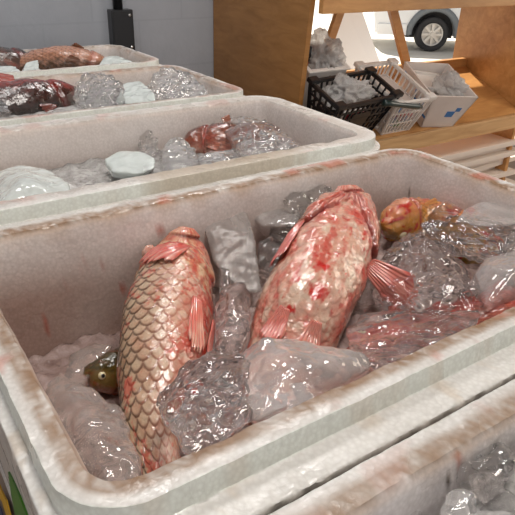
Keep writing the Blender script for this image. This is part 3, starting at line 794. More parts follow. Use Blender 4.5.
small_carp([at(80, 100, -0.058), at(62, 101, -0.046), at(35, 103, -0.042), at(0, 107, -0.042), at(-40, 112, -0.05), at(-75, 116, -0.06)],
           [DOWN * 0.8 + tc * 0.5 - RIGHT * 0.1] * 6, 0.056, 'dark fish with a red-streaked back, left end of the third box from the front',
           (0.34, 0.05, 0.035), (0.10, 0.04, 0.03), (0.06, 0.04, 0.03), red=0.0, dmul=1.1)
small_carp([at(104, 68, -0.055), at(92, 66, -0.036), at(68, 64, -0.030), at(42, 65, -0.034), at(15, 70, -0.05), at(0, 74, -0.07)],
           [-DOWN * 0.6 + tc * 0.7] * 6, 0.052, 'brown fish with a pinkish belly, right one of the two in the rearmost box',
           (0.07, 0.04, 0.025), (0.20, 0.11, 0.06), (0.60, 0.36, 0.26), red=0.0, dmul=1.1)
small_carp([at(30, 66, -0.055), at(16, 64, -0.032), at(-8, 63, -0.026), at(-40, 63, -0.03), at(-70, 65, -0.05)],
           [DOWN * 0.8 + tc * 0.5] * 5, 0.050, 'dark brown fish at the left edge of the rearmost box',
           (0.06, 0.035, 0.03), (0.14, 0.08, 0.06), (0.25, 0.14, 0.1), red=0.1, dmul=1.1)

# ------------------------------------------------------------------ the ice in the boxes
# main box
chunk([(151, 402, -.065), (176, 368, -.065), (212, 352, -.06), (244, 350, -.06), (252, 372, -.045), (248, 412, -.045), (222, 440, -.05), (192, 456, -.055)], (0.012, 0.012, -0.040), ICE_CLEAR,
      'large faceted clear ice slab lying over the tail end of the scaly carp', extra=[(205, 395, -.042), (228, 372, -.042)], rough=0.005, big=0.012)
chunk([(238, 352, -.06), (262, 336, -.05), (300, 350, -.045), (345, 347, -.045), (368, 352, -.05), (374, 368, -.055), (330, 392, -.05), (252, 424, -.05), (240, 395, -.055)], (0.01, 0.01, -0.055), ICE_MILK,
      'smooth milky ice lump at the front wall, covering the tail of the belly-up carp', extra=[(290, 372, -.03), (335, 365, -.034), (262, 338, -.038)], rough=0.0015, big=0.008, sm=14)
chunk([(42, 384, -.13), (60, 368, -.13), (88, 392, -.125), (122, 408, -.12), (124, 438, -.11), (143, 468, -.10), (138, 484, -.10), (108, 488, -.10), (76, 458, -.11), (50, 415, -.125)], (0, 0.0, -0.05), ICE_BROWN,
      'long cloudy ice sheet in the near left corner below the small gold fish head', extra=[(95, 440, -.095), (80, 410, -.105)], rough=0.003, big=0.012, sm=10)
chunk([(62, 378, -.15), (70, 352, -.15), (95, 342, -.15), (112, 345, -.15), (96, 352, -.155), (82, 372, -.155), (76, 395, -.15)], (0, 0.005, -0.03), ICE_BROWN,
      'thin arched ice piece against the left wall above the small gold fish head', rough=0.003, big=0.006)
chunk([(200, 218, -.045), (222, 208, -.04), (248, 212, -.045), (256, 240, -.07), (262, 292, -.12), (240, 292, -.12), (214, 262, -.09)], (0.02, 0.045, -0.035), ICE_DULL,
      'tall pale ice slab standing between the heads of the two big carp', rough=0.002, big=0.004, sm=5)
chunk([(247, 205, -.05), (275, 200, -.05), (303, 212, -.055), (296, 226, -.06), (262, 226, -.065), (250, 216, -.06)], (0.01, 0.02, -0.035), ICE_MILK,
      'flat pale ice piece at the back wall, left of the clear cube', rough=0.002, big=0.004)
chunk([(270, 222, -.065), (282, 212, -.06), (302, 214, -.06), (300, 238, -.075), (284, 242, -.08), (270, 236, -.08)], (0.01, 0.02, -0.03), ICE_CLEAR,
      'small clear ice cube beside the left flank of the belly-up carp head', rough=0.002, big=0.003, sm=3)
chunk([(258, 240, -.09), (275, 234, -.085), (290, 244, -.09), (284, 262, -.10), (270, 275, -.12), (258, 262, -.11)], (0.01, 0.02, -0.03), ICE_MID,
      'cloudy ice piece under the clear cube, touching the left fin of the belly-up carp', rough=0.003, big=0.005)
chunk([(281, 200, -.035), (293, 186, -.028), (314, 182, -.026), (332, 186, -.03), (326, 204, -.045), (308, 216, -.055), (290, 212, -.05)], (0.01, 0.01, -0.03), ICE_CLEAR,
      'wet clear ice lump at the back wall beside the mouth of the belly-up carp', rough=0.006, big=0.008)
chunk([(216, 302, -.095), (226, 284, -.085), (244, 282, -.085), (252, 300, -.09), (250, 330, -.095), (240, 350, -.10), (218, 350, -.105)], (0.0, 0.01, -0.04), ICE_PINK,
      'jagged pinkish clear ice wedge between the two big carp bodies', extra=[(232, 300, -.072)], rough=0.007, big=0.008)
chunk([(219, 266, -.09), (230, 268, -.09), (231, 284, -.095), (222, 288, -.10)], (0.0, 0.01, -0.02), ICE_MID,
      'small grey rounded ice pebble right of the scaly carp head', rough=0.001, big=0.002, vox=0.0025)
chunk([(376, 262, -.095), (400, 238, -.08), (424, 226, -.07), (446, 240, -.068), (470, 272, -.07), (484, 304, -.072), (474, 320, -.08), (430, 330, -.095), (388, 322, -.105), (372, 292, -.105)], (0.02, 0.02, -0.05), ICE_CLEAR,
      'biggest transparent ice block, right of the belly-up carp and its outstretched fin', extra=[(426, 258, -.052), (446, 288, -.056)], rough=0.004, big=0.014)
chunk([(418, 222, -.045), (450, 216, -.042), (490, 220, -.04), (530, 226, -.04), (535, 250, -.05), (505, 258, -.055), (460, 246, -.05), (430, 236, -.05)], (0.01, 0.01, -0.03), ICE_CLEAR,
      'wide glistening wet ice sheet running to the right edge behind the biggest transparent block', rough=0.007, big=0.010)
chunk([(474, 272, -.055), (486, 256, -.045), (520, 246, -.045), (560, 250, -.05), (560, 282, -.06), (512, 296, -.06), (486, 308, -.07)], (0.0, 0.01, -0.05), ICE_MILK,
      'smooth milky pink ice lump at the right edge, above the deep red fish', extra=[(520, 268, -.03)], rough=0.0012, big=0.006, sm=14)
chunk([(456, 220, -.04), (466, 207, -.035), (484, 200, -.03), (512, 204, -.03), (530, 214, -.035), (515, 226, -.04), (480, 226, -.04)], (0.01, 0.02, -0.02), ICE_MILK,
      'pale rounded ice plate near the right wall, topmost piece behind the wet sheet', rough=0.0012, big=0.004, sm=10)
chunk([(430, 212, -.045), (448, 198, -.04), (464, 208, -.045), (452, 220, -.05)], (0.01, 0.02, -0.03), ICE_PINK,
      'small dull pink ice wedge at the back wall, left of the pale rounded plate', rough=0.003, big=0.004)
chunk([(345, 326, -.10), (368, 310, -.10), (400, 322, -.09), (450, 326, -.07), (484, 312, -.07), (480, 326, -.07), (430, 350, -.07), (384, 374, -.07), (352, 360, -.08)], (0.01, 0.01, -0.030), ICE_PINK,
      'flat pink-stained ice slab along the front wall below the outstretched fin', rough=0.004, big=0.009)
# box behind
chunk([(-6, 172, -.055), (20, 164, -.045), (48, 168, -.045), (70, 182, -.05), (72, 196, -.055), (40, 208, -.055), (-10, 214, -.055)], (0, 0.03, -0.035), ICE_GREEN,
      'large smooth greenish ice lump at the left end of the box behind the carp', extra=[(22, 182, -.022)], rough=0.0015, big=0.006, sm=14)
chunk([(103, 158, -.045), (118, 150, -.04), (140, 149, -.04), (157, 157, -.042), (156, 168, -.05), (138, 174, -.055), (112, 172, -.055)], (0, 0.02, -0.025), ICE_GREEN,
      'pale green oval ice plate in the middle of the box behind the carp', rough=0.0012, big=0.003, sm=12)
chunk([(134, 132, -.045), (146, 128, -.035), (158, 138, -.035), (160, 152, -.045), (152, 158, -.05), (142, 146, -.05)], (0, 0.02, -0.02), ICE_CLEAR,
      'glittering clear ice shard standing behind the pale green oval plate', rough=0.009, big=0.006)
chunk([(160, 152, -.045), (168, 140, -.03), (180, 136, -.028), (196, 148, -.035), (200, 162, -.045), (184, 170, -.05), (164, 172, -.05)], (0, 0.02, -0.03), ICE_MID,
      'rounded translucent ice lump right of the pale green oval plate', rough=0.003, big=0.006)
chunk([(196, 160, -.045), (210, 150, -.04), (236, 148, -.038), (252, 158, -.04), (240, 166, -.045), (206, 172, -.05)], (0, 0.02, -0.025), ICE_MID,
      'low cloudy ice piece in front of the big clear sheet, box behind the carp', rough=0.003, big=0.005)
chunk([(218, 122, -.03), (232, 116, -.02), (262, 118, -.02), (290, 134, -.02), (302, 150, -.028), (276, 160, -.035), (246, 162, -.035), (232, 142, -.03)], (0.01, 0.02, -0.035), ICE_MID,
      'big clear ice sheet at the right end of the box behind the carp', extra=[(258, 134, -.005)], rough=0.003, big=0.012, sm=5)
chunk([(74, 192, -.055), (84, 184, -.05), (98, 182, -.05), (104, 192, -.055), (90, 200, -.06)], (0, 0.01, -0.02), ICE_CLEAR, 'small clear ice piece right of the large greenish lump', rough=0.003, big=0.003, vox=0.0028)
chunk([(100, 192, -.055), (112, 182, -.048), (124, 182, -.048), (128, 190, -.055), (112, 198, -.06)], (0, 0.01, -0.02), ICE_MID, 'small cloudy ice piece just in front of the pale green oval plate', rough=0.003, big=0.003, vox=0.0028)
# third box
chunk([(74, 104, -.03), (76, 82, .0), (88, 72, .015), (108, 73, .018), (122, 84, .01), (126, 104, -.02), (98, 110, -.03)], (0.01, 0.03, -0.03), ICE_CLEAR,
      'crinkled glassy ice lump right of the dark red-streaked fish', rough=0.010, big=0.014)
chunk([(116, 104, -.025), (122, 84, .002), (140, 80, .008), (154, 92, .0), (156, 104, -.02)], (0.01, 0.02, -0.02), ICE_GREEN,
      'pale blunt ice lump between the two glassy lumps of the third box', rough=0.003, big=0.006)
chunk([(146, 98, -.02), (150, 76, .015), (166, 66, .028), (188, 72, .02), (208, 88, .0), (206, 100, -.02)], (0.01, 0.03, -0.03), ICE_MID,
      'big humped translucent ice lump at the right end of the third box', rough=0.004, big=0.014)
chunk([(-12, 112, -.02), (-8, 96, -.01), (2, 98, -.01), (12, 112, -.02)], (0, 0.02, -0.02), ICE_MID, 'ice piece at the left edge in front of the dark red-streaked fish', rough=0.003, big=0.004)
# rear box
chunk([(22, 72, -.015), (26, 62, .005), (38, 60, .008), (40, 70, -.01)], (0, 0.04, -0.02), ICE_GREEN, 'pale ice plate between the two fish of the rearmost box', rough=0.003, big=0.005)
chunk([(-6, 74, -.015), (0, 65, .0), (16, 66, .0), (24, 74, -.015)], (0, 0.04, -0.02), ICE_GREEN, 'pale ice plate at the left edge of the rearmost box, before the dark fish', rough=0.003, big=0.005)
chunk([(98, 66, -.02), (104, 57, .0), (118, 55, .003), (134, 62, -.01), (130, 68, -.02)], (0, 0.04, -0.02), ICE_GREEN, 'rounded pale ice plate right of the brown pink-bellied fish in the rearmost box', rough=0.002, big=0.005)
# near box: crushed ice with some larger bits
chunk([(455, 470, -0.015), (470, 452, -0.015), (500, 440, -0.015), (520, 452, -0.010), (512, 476, -0.010), (478, 482, -0.010)], (0, 0, -0.02), ICE_CLEAR, 'flat clear ice piece in the nearest box, by its red-streaked wall', rough=0.003, big=0.005)
chunk([(438, 505, -0.010), (452, 486, -0.010), (474, 490, -0.005), (480, 510, -0.005), (460, 524, -0.005)], (0, 0, -0.02), ICE_MID, 'cloudy ice piece at the bottom edge of the nearest box', rough=0.003, big=0.005)
rng = random.Random(5)
def scatter(n, x0, x1, y0, y1, z0, z1, rg): return [(rg.uniform(x0, x1), rg.uniform(y0, y1), RIMZ + rg.uniform(z0, z1), 0) for _ in range(n)]
bits(scatter(150, 0.32, 0.66, 0.02, 0.17, -0.030, -0.014, rng), 'small ice fragment in the nearest box at the lower right corner', 'ice fragments in the nearest box', [ICE_MID, ICE_MILK, ICE_GREEN, ICE_CLEAR], 3, (0.007, 0.019))
# ------------------------------------------------------------------ junction box and cable on the wall
q = at_y(119, 30, WY0)
jb = empty('junction_box', (q.x, WY0, q.z), 'black electrical junction box screwed to the grey wall under a cable', 'junction box')
k = 2.66 / FPX
box_obj('housing', (q.x, WY0 - 0.024, q.z), (0.09, 0.048, 0.160), BLACK, jb, bevel=0.006)
box_obj('cover', (q.x, WY0 - 0.051, q.z), (0.083, 0.006, 0.151), BLACK, jb, bevel=0.002)
for dz in (-0.06, 0.06):
    bm = bmesh.new(); bmesh.ops.create_uvsphere(bm, u_segments=12, v_segments=8, radius=0.0055)
    bmesh.ops.scale(bm, vec=(1, 0.4, 1), verts=bm.verts); bmesh.ops.translate(bm, vec=(q.x + 0.028, WY0 - 0.054, q.z + dz), verts=bm.verts)
    bm_obj('screw', bm, STEEL, jb, smooth=True)
bm = bmesh.new(); add_tube(bm, [(q.x - 0.006, WY0 - 0.022, q.z + 0.08), (q.x - 0.008, WY0 - 0.022, q.z + 0.5), (q.x - 0.008, WY0 - 0.022, 3.0)], 0.019, 14)
tag(bm_obj('conduit', bm, BLACK, smooth=True), 'thick black cable running up the grey wall from the junction box', 'cable')
bm = bmesh.new(); add_tube(bm, [(q.x + 0.01, WY0 - 0.02, q.z - 0.08), (q.x + 0.012, WY0 - 0.02, q.z - 0.3), (q.x + 0.012, WY0 - 0.02, 0.05)], 0.013, 12)
tag(bm_obj('cable', bm, BLACK, smooth=True), 'black cable leaving the bottom of the junction box', 'cable')

# ------------------------------------------------------------------ wooden stall shelf
UX0, UX1, UY0, UY1 = 1.425, 2.76, 1.73, 2.13
ZF, ZB = 0.535, 0.708      # top of the sloping shelf at its front and back
u = empty('shelf_unit', ((UX0 + UX1) / 2, (UY0 + UY1) / 2, 0), 'varnished wooden stall shelf unit with an open back, right of the grey wall', 'shelf')
def vplank(name, x, y0, y1, z0, z1, mat, th=0.02, slope=0.0):
    bm = bmesh.new(); add_box(bm, (x, (y0 + y1) / 2, (z0 + z1) / 2), (th, y1 - y0, z1 - z0), bevel=0.002)
    if slope:
        for v in bm.verts:
            if v.co.y < (y0 + y1) / 2: v.co.y += slope * (v.co.z - z1) 
    return bm_obj(name, bm, mat, u)
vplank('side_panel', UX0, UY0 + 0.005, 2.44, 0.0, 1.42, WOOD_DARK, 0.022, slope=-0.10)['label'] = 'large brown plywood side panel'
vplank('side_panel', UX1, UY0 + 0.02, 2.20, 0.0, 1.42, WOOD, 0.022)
ang = math.atan2(ZB - ZF, UY1 - UY0)
slopeR = Matrix.Rotation(ang, 3, 'X')
SN = slopeR @ Vector((0, 0, 1)); SY = slopeR @ Vector((0, 1, 0))
midY, midZ = (UY0 + UY1) / 2, (ZF + ZB) / 2
box_obj('shelf_board', Vector(((UX0 + UX1) / 2, midY, midZ)) - SN * 0.009, (UX1 - UX0 - 0.024, (UY1 - UY0) / cos(ang) - 0.01, 0.018), WOOD, u, rot=slopeR)
box_obj('front_rail', ((UX0 + UX1) / 2, UY0 - 0.012, ZF - 0.030), (UX1 - UX0 + 0.02, 0.024, 0.066), WOOD_EDGE, u, bevel=0.003)['label'] = 'pale wooden front rail'
box_obj('back_rail', ((UX0 + UX1) / 2, UY1 - 0.012, ZB + 0.008), (UX1 - UX0 - 0.026, 0.03, 0.045), WOOD, u, bevel=0.003)
box_obj('top_rail', ((UX0 + UX1) / 2, UY0 + 0.012, 1.112), (UX1 - UX0 - 0.026, 0.024, 0.165), WOOD, u, bevel=0.003)
box_obj('top_board', ((UX0 + UX1) / 2, (UY0 + 2.42) / 2, 1.431), (UX1 - UX0 + 0.03, 0.70, 0.02), WOOD, u)
# struts of the open back
def strut(p0, p1, wd, name='strut'):
    p0, p1 = Vector(p0), Vector(p1); d = p1 - p0; L = d.length
    bm = bmesh.new(); add_box(bm, (0, 0, 0), (L, 0.022, wd), bevel=0.002)
    bmesh.ops.rotate(bm, cent=(0, 0, 0), matrix=Matrix.Rotation(-math.atan2(d.z, d.x), 3, 'Y'), verts=bm.verts)
    bmesh.ops.translate(bm, vec=(p0 + p1) / 2, verts=bm.verts); return bm_obj(name, bm, WOOD, u)
a0 = at_y(406, 63, UY1 + 0.01); a1 = at_y(391, 4, UY1 + 0.01); a2 = a0 + (a1 - a0) * 2.2
strut(a0, a2, 0.045)
b0_ = at_y(319, 71, UY1 + 0.01); b1_ = at_y(341, 8, UY1 + 0.01); strut(b0_, b0_ + (b1_ - b0_) * 2.0, 0.04)

def on_shelf(px, py, h=0.0):
    """point of the sloping shelf (raised by h along its normal) behind a pixel"""
    d = RIGHT * ((px - 257.5) / FPX) + DOWN * ((py - 257.5) / FPX) + FWD
    p0 = Vector((0, midY, midZ)) + SN * h
    return CAM + d * ((p0 - CAM).dot(SN) / d.dot(SN))
def place(x, y, yaw, Wd, Dp):
    """centre of a container on the sloping shelf whose near left bottom corner is at x, y"""
    m = slopeR @ Matrix.Rotation(yaw, 3, 'Z'); z = ZF + (y - UY0) * (ZB - ZF) / (UY1 - UY0)
    return Vector((x, y, z)) + m @ Vector((Wd / 2, Dp / 2, 0)) + SN * 0.002
def crate_frame(name, loc, yaw, label, cat, roll=0.0, pitch=0.0):
    e = empty(name, loc, label, cat)
    m = slopeR @ Matrix.Rotation(yaw, 3, 'Z') @ Matrix.Rotation(roll, 3, 'Y') @ Matrix.Rotation(pitch, 3, 'X')
    e.matrix_basis = Matrix.Translation(loc) @ m.to_4x4(); return e
def taper(z, H, k): return 1 - k * (1 - z / H)
def lattice_wall(bm, a, b, H, inset, nx, nz, th=0.006, bar=0.007, skip=None):
    """wall of a crate between corners a,b at the top; leans in by `inset` at the bottom"""
    a, b = Vector(a), Vector(b); d = (b - a).normalized(); n = Vector((-d.y, d.x, 0)); L = (b - a).length
    def P(s, z): k = (1 - z / H); return a + d * (s * (L - 2 * inset * k) + inset * k) + n * inset * k + Vector((0, 0, z - H))
    def bar_(p, q, wd):
        e = (q - p); ln = e.length; e.normalize(); sdv = n.cross(e).normalized(); n2 = e.cross(sdv)
        vs = [bm.verts.new(x + sdv * s1 * wd / 2 + n2 * s2 * th / 2) for x in (p, q) for s1, s2 in ((-1, -1), (1, -1), (1, 1), (-1, 1))]
        for f in ((0, 1, 2, 3), (7, 6, 5, 4), (0, 4, 5, 1), (1, 5, 6, 2), (2, 6, 7, 3), (3, 7, 4, 0)): bm.faces.new([vs[k] for k in f])
    for i in range(nx + 1): bar_(P(i / nx, 0), P(i / nx, H), bar if 0 < i < nx else bar * 2.2)
    for j in range(nz + 1): bar_(P(0, H * j / nz), P(1, H * j / nz), bar if 0 < j < nz else bar * 2.4)
    if skip:
        s0, s1, z0, z1 = skip; p = [P(s0, z0), P(s1, z0), P(s1, z1), P(s0, z1)]
        vs = [bm.verts.new(x + n * o) for o in (-th * .5, th * .5) for x in p]
        for f in ((0, 1, 2, 3), (7, 6, 5, 4), (0, 4, 5, 1), (1, 5, 6, 2), (2, 6, 7, 3), (3, 7, 4, 0)): bm.faces.new([vs[k] for k in f])
def crate(e, Wd, Dp, H, inset, mat, nx, nz, panel=True, bar=0.007):
    c = [(-Wd / 2, -Dp / 2, H), (Wd / 2, -Dp / 2, H), (Wd / 2, Dp / 2, H), (-Wd / 2, Dp / 2, H)]
    for k in range(4):
        bm = bmesh.new(); n_ = nx if k % 2 == 0 else max(4, int(nx * Dp / Wd))
        lattice_wall(bm, c[k], c[(k + 1) % 4], H, inset, n_, nz, bar=bar, skip=(0.33, 0.67, H * 0.22, H * 0.72) if panel else None)
        bm_obj('side_wall', bm, mat, e, local=True)
    bm = bmesh.new(); add_box(bm, (0, 0, 0.004), (Wd - 2 * inset, Dp - 2 * inset, 0.006)); bm_obj('base', bm, mat, e, local=True)
    bm = bmesh.new()
    for k in range(4):
        a_, b_ = Vector(c[k]), Vector(c[(k + 1) % 4]); m_ = (a_ + b_) / 2; L = (b_ - a_).length
        add_box(bm, (m_.x, m_.y, H + 0.002), (L + 0.014, 0.014, 0.014) if k % 2 == 0 else (0.014, L + 0.014, 0.014), bevel=0.003)
    for (x_, y_, _z) in c: add_box(bm, (x_ * 0.95, y_ * 0.95, H + 0.010), (0.045, 0.032, 0.018), bevel=0.005)
    bm_obj('rim', bm, mat, e, local=True)
def film_lump(name, loc, sx, sy, sz, label, cat, mat, seed, group=None):
    bm = bmesh.new(); bmesh.ops.create_icosphere(bm, subdivisions=5, radius=1.0)
    for v in bm.verts:
        n_ = v.co.normalized(); a_ = fb(n_ * 1.6 + Vector((seed, 0, 0)), 1.0, 3); cr = abs(noise.noise(n_ * 3.2 + Vector((0, seed, 0)))); cr2 = abs(noise.noise(n_ * 7 + Vector((seed, seed, 0))))
        f = 1 + 0.35 * a_ - 0.5 * cr - 0.12 * cr2
        v.co = Vector((n_.x * sx * f, n_.y * sy * f, max(-0.6, n_.z) * sz * f))
    o = bm_obj(name, bm, mat, smooth=True); o.location = loc
    return tag(o, label, cat, group)

# black crate
cb = on_shelf(337, 132)
BLK = crate_frame('plastic_crate', place(1.515, 1.745, rad(4), 0.25, 0.14), rad(4), 'black slatted plastic crate with a solid centre plate on the wooden shelf', 'crate', roll=rad(0))
crate(BLK, 0.325, 0.17, 0.195, 0.034, BLACK, 11, 5)
def in_frame(e, x, y, z): return e.matrix_basis @ Vector((x, y, z))
film_lump('plastic_bag', in_frame(BLK, -0.01, 0.02, 0.165), 0.12, 0.07, 0.07, 'crumpled clear plastic bag sticking out of the black crate', 'plastic bag', FILM, 1.5)
t_ = crate_frame('packet', in_frame(BLK, 0.0, -0.02, 0.02), rad(0), 'white packet with red print seen through the side of the black crate', 'packet', pitch=rad(10))
bm = bmesh.new(); add_box(bm, (0, 0, 0.055), (0.12, 0.012, 0.11), bevel=0.004); bm_obj('wrapper', bm, WHITEP, t_, local=True)
bm = bmesh.new(); add_box(bm, (0, -0.0068, 0.085), (0.10, 0.001, 0.03)); bm_obj('red_print', bm, RED, t_, local=True)
# white box leaning behind the black crate
wbx = crate_frame('foam_tray', place(1.50, 1.935, 0, 0.19, 0.16), rad(0), 'narrow white open box behind the black crate, next to the side panel', 'box')
bm = bmesh.new()
for (c_, s_) in (((0, 0, 0.006), (0.19, 0.16, 0.01)), ((0, -0.077, 0.10), (0.19, 0.008, 0.20)), ((0, 0.077, 0.10), (0.19, 0.008, 0.20)), ((-0.092, 0, 0.10), (0.008, 0.16, 0.20)), ((0.092, 0, 0.10), (0.008, 0.16, 0.20))):
    add_box(bm, c_, s_, bevel=0.002)
bm_obj('shell', bm, WHITEP, wbx, local=True)
bm = bmesh.new()
for sx_ in (-1, 1): add_box(bm, (0.095 * sx_, 0, 0.202), (0.02, 0.18, 0.008), bevel=0.003)
for sx_ in (-1, 1): add_box(bm, (0, 0.08 * sx_, 0.202), (0.17, 0.02, 0.008), bevel=0.003)
bm_obj('rim', bm, WHITEP, wbx, local=True)
film_lump('plastic_bag', in_frame(wbx, 0.025, 0.0, 0.20), 0.085, 0.085, 0.10, 'crumpled clear plastic bag heaped in the narrow white open box', 'plastic bag', FILM, 4.1)
bt = crate_frame('bottle', in_frame(wbx, -0.065, 0.0, 0.17), rad(15), 'small dark bottle with a red band on top of the narrow white box', 'bottle', roll=rad(6))
bm = bmesh.new(); add_tube(bm, [(0, 0, 0), (0, 0, 0.05), (0, 0, 0.062), (0, 0, 0.085)], [0.016, 0.016, 0.012, 0.007], 16); bm_obj('bottle_body', bm, BLACK, bt, smooth=True, local=True)
bm = bmesh.new(); add_tube(bm, [(0, 0, 0.012), (0, 0, 0.028)], 0.0165, 16); bm_obj('red_band', bm, RED, bt, local=True)
# white perforated basket between black crate and carton
wb = crate_frame('plastic_basket', place(1.825, 1.75, 0, 0.15, 0.24), rad(0), 'white perforated plastic basket with coloured print between the black crate and the white carton', 'basket')
crate(wb, 0.20, 0.27, 0.165, 0.022, WHITEP, 8, 3, panel=False, bar=0.006)
bm = bmesh.new()
rg = random.Random(8)
add_box(bm, (0, 0, 0.068), (0.145, 0.215, 0.11), bevel=0.012)
tag(bm_obj('inner_bag', bm, CARTON, wb, local=True), None)
for mt, nm, n_ in ((BLUE, 'blue_print', 4), (RED, 'red_print', 4), (GREEN, 'green_print', 2)):
    for _k in range(n_):
        bm = bmesh.new(); add_box(bm, (rg.uniform(-0.06, 0.06), -0.108, rg.uniform(0.03, 0.11)), (rg.uniform(0.02, 0.045), 0.012, rg.uniform(0.012, 0.028))); bm_obj(nm, bm, mt, wb, local=True)
        bm = bmesh.new(); add_box(bm, (0.073, rg.uniform(-0.09, 0.09), rg.uniform(0.03, 0.11)), (0.012, rg.uniform(0.02, 0.045), rg.uniform(0.012, 0.028))); bm_obj(nm, bm, mt, wb, local=True)
# dark handle lying across the basket
p0 = at_y(384, 103, 1.655); p1 = at_y(421, 107, 1.67)
bm = bmesh.new(); add_tube(bm, [p0, p0.lerp(p1, .2), p0.lerp(p1, .9), p1], [0.014, 0.011, 0.012, 0.009], 14)
tag(bm_obj('tool_handle', bm, GREENBLACK, smooth=True), 'dark green round handle lying across the white perforated basket', 'handle')
# carton
ct = crate_frame('carton', place(2.06, 1.75, rad(-10), 0.17, 0.23), rad(-12), 'white open carton with blue print, rightmost container on the wooden shelf', 'carton')
bm = bmesh.new(); Wd, Dp, H, TH = 0.17, 0.23, 0.165, 0.006
add_box(bm, (0, 0, 0.004), (Wd, Dp, 0.006))
for s_ in (-1, 1):
    add_box(bm, (s_ * (Wd / 2 - TH / 2), 0, H / 2 + 0.004), (TH, Dp, H)); add_box(bm, (0, s_ * (Dp / 2 - TH / 2), H / 2 + 0.004), (Wd, TH, H))
for v in bm.verts:
    k_ = 1 + 0.42 * v.co.z / H; v.co.x *= k_; v.co.y *= 1 + 0.12 * v.co.z / H
bm_obj('carton_body', bm, CARTON, ct, local=True)
def leaned(bm):
    for v in bm.verts:
        k_ = 1 + 0.42 * v.co.z / H; v.co.x *= k_; v.co.y *= 1 + 0.12 * v.co.z / H
bm = bmesh.new()
for (y_, z_, w_, h_) in ((-0.06, 0.085, 0.05, 0.012), (-0.075, 0.10, 0.012, 0.05), (-0.045, 0.095, 0.010, 0.045), (-0.02, 0.08, 0.03, 0.010), (-0.01, 0.105, 0.012, 0.03), (-0.10, 0.055, 0.03, 0.012), (0.07, 0.135, 0.05, 0.008), (0.07, 0.12, 0.05, 0.005)):
    add_box(bm, (-Wd / 2 - 0.0004, y_, z_), (0.0014, w_, h_))
leaned(bm); bm_obj('blue_print', bm, BLUE, ct, local=True)
bm = bmesh.new()
for (x_, z_, w_, h_) in ((0.02, 0.075, 0.035, 0.03), (0.045, 0.10, 0.02, 0.02)): add_box(bm, (x_, -Dp / 2 - 0.0004, z_), (w_, 0.0014, h_))
leaned(bm); bm_obj('blue_emblem', bm, BLUE, ct, local=True)
film_lump('plastic_bag', in_frame(ct, 0.03, -0.03, 0.150), 0.055, 0.08, 0.065, 'crumpled shiny plastic film on top of the white carton', 'plastic bag', FILM, 7.7)
tr = crate_frame('foam_tray', in_frame(ct, -0.01, 0.04, 0.115), rad(-12), 'flat white tray inside the white carton behind the plastic film', 'tray', roll=rad(4))
bm = bmesh.new(); add_box(bm, (0, 0, 0.006), (0.15, 0.13, 0.01), bevel=0.003)
for s_ in (-1, 1): add_box(bm, (s_ * 0.07, 0, 0.014), (0.008, 0.13, 0.02), bevel=0.002); add_box(bm, (0, s_ * 0.06, 0.014), (0.15, 0.008, 0.02), bevel=0.002)
bm_obj('tray_shell', bm, WHITEP, tr, local=True)

# ------------------------------------------------------------------ foam lids stacked below the shelf
LW, LD, LH = 0.95, 0.46, 0.045
rg = random.Random(4)
names = ['topmost', 'second from the top', 'third from the top', 'fourth from the top', 'fifth from the top', 'sixth from the top', 'lowest']
for k in range(7):
    lz = 0.03 + (6 - k) * 0.056
    e = empty('foam_board', (2.38 + rg.uniform(-.04, .04), 1.975 + rg.uniform(-.015, .015), lz - 0.03), 'pale foam board under the wooden shelf, %s of its stack' % names[k], 'foam board', 'foam boards under the shelf')
    e.rotation_euler = (0, 0, rad(rg.uniform(-4, 5)))
    bm = bmesh.new(); add_box(bm, (0, 0, 0.045), (LW, LD, 0.026), bevel=0.005); bm_obj('board_plate', bm, LIDM, e, local=True)
    bm = bmesh.new(); add_box(bm, (0, 0, 0.0155), (LW - 0.08, LD - 0.08, 0.031), bevel=0.006); bm_obj('board_underside', bm, LIDM, e, local=True)

# white panel leaning outside, behind the open back
p = [at_y(336, 62, 2.95), at_y(379, 62, 2.95), at_y(357, 0, 2.75), at_y(330, 0, 2.75)]
q0 = (p[1] - p[2]).normalized(); dn = Vector((0, 0, -1))
def ext_down(pt, z): 
    return pt
e0, e1 = p[3] + (p[3] - p[0]) * 0.4, p[2] + (p[2] - p[1]) * 0.4
g0 = p[0] + (p[0] - p[3]) * ((p[0].z + 0.37) / (p[3].z - p[0].z)); g1 = p[1] + (p[1] - p[2]) * ((p[1].z + 0.37) / (p[2].z - p[1].z))
top = [g0, g1, e1, e0]; nrm = (g1 - g0).cross(e0 - g0).normalized() * 0.02
mesh_obj('leaning_board', [*top, *[x + nrm for x in top]], [(0, 1, 2, 3), (7, 6, 5, 4), (0, 4, 5, 1), (1, 5, 6, 2), (2, 6, 7, 3), (3, 7, 4, 0)], WHITEP, smooth=False)
o = bpy.data.objects['leaning_board']; tag(o, 'pale slanted board standing outside, seen through the open back of the shelf', 'board')

# ------------------------------------------------------------------ van in the street
WR = 0.285
d = RIGHT * ((431 - 257.5) / FPX) + DOWN * ((34 - 257.5) / FPX) + FWD
STREET_Z = -0.37
wc = CAM + d * ((WR + STREET_Z - CAM.z) / d.z)
van = empty('van', (wc.x, wc.y, STREET_Z), 'white van parked in the sunny street, seen through the open back of the shelf', 'van')
az = Vector((RIGHT.x, RIGHT.y, 0)).normalized(); van.matrix_basis = Matrix.Translation((wc.x, wc.y, STREET_Z)) @ Matrix(((az.x, -az.y, 0), (az.y, az.x, 0), (0, 0, 1))).to_4x4()
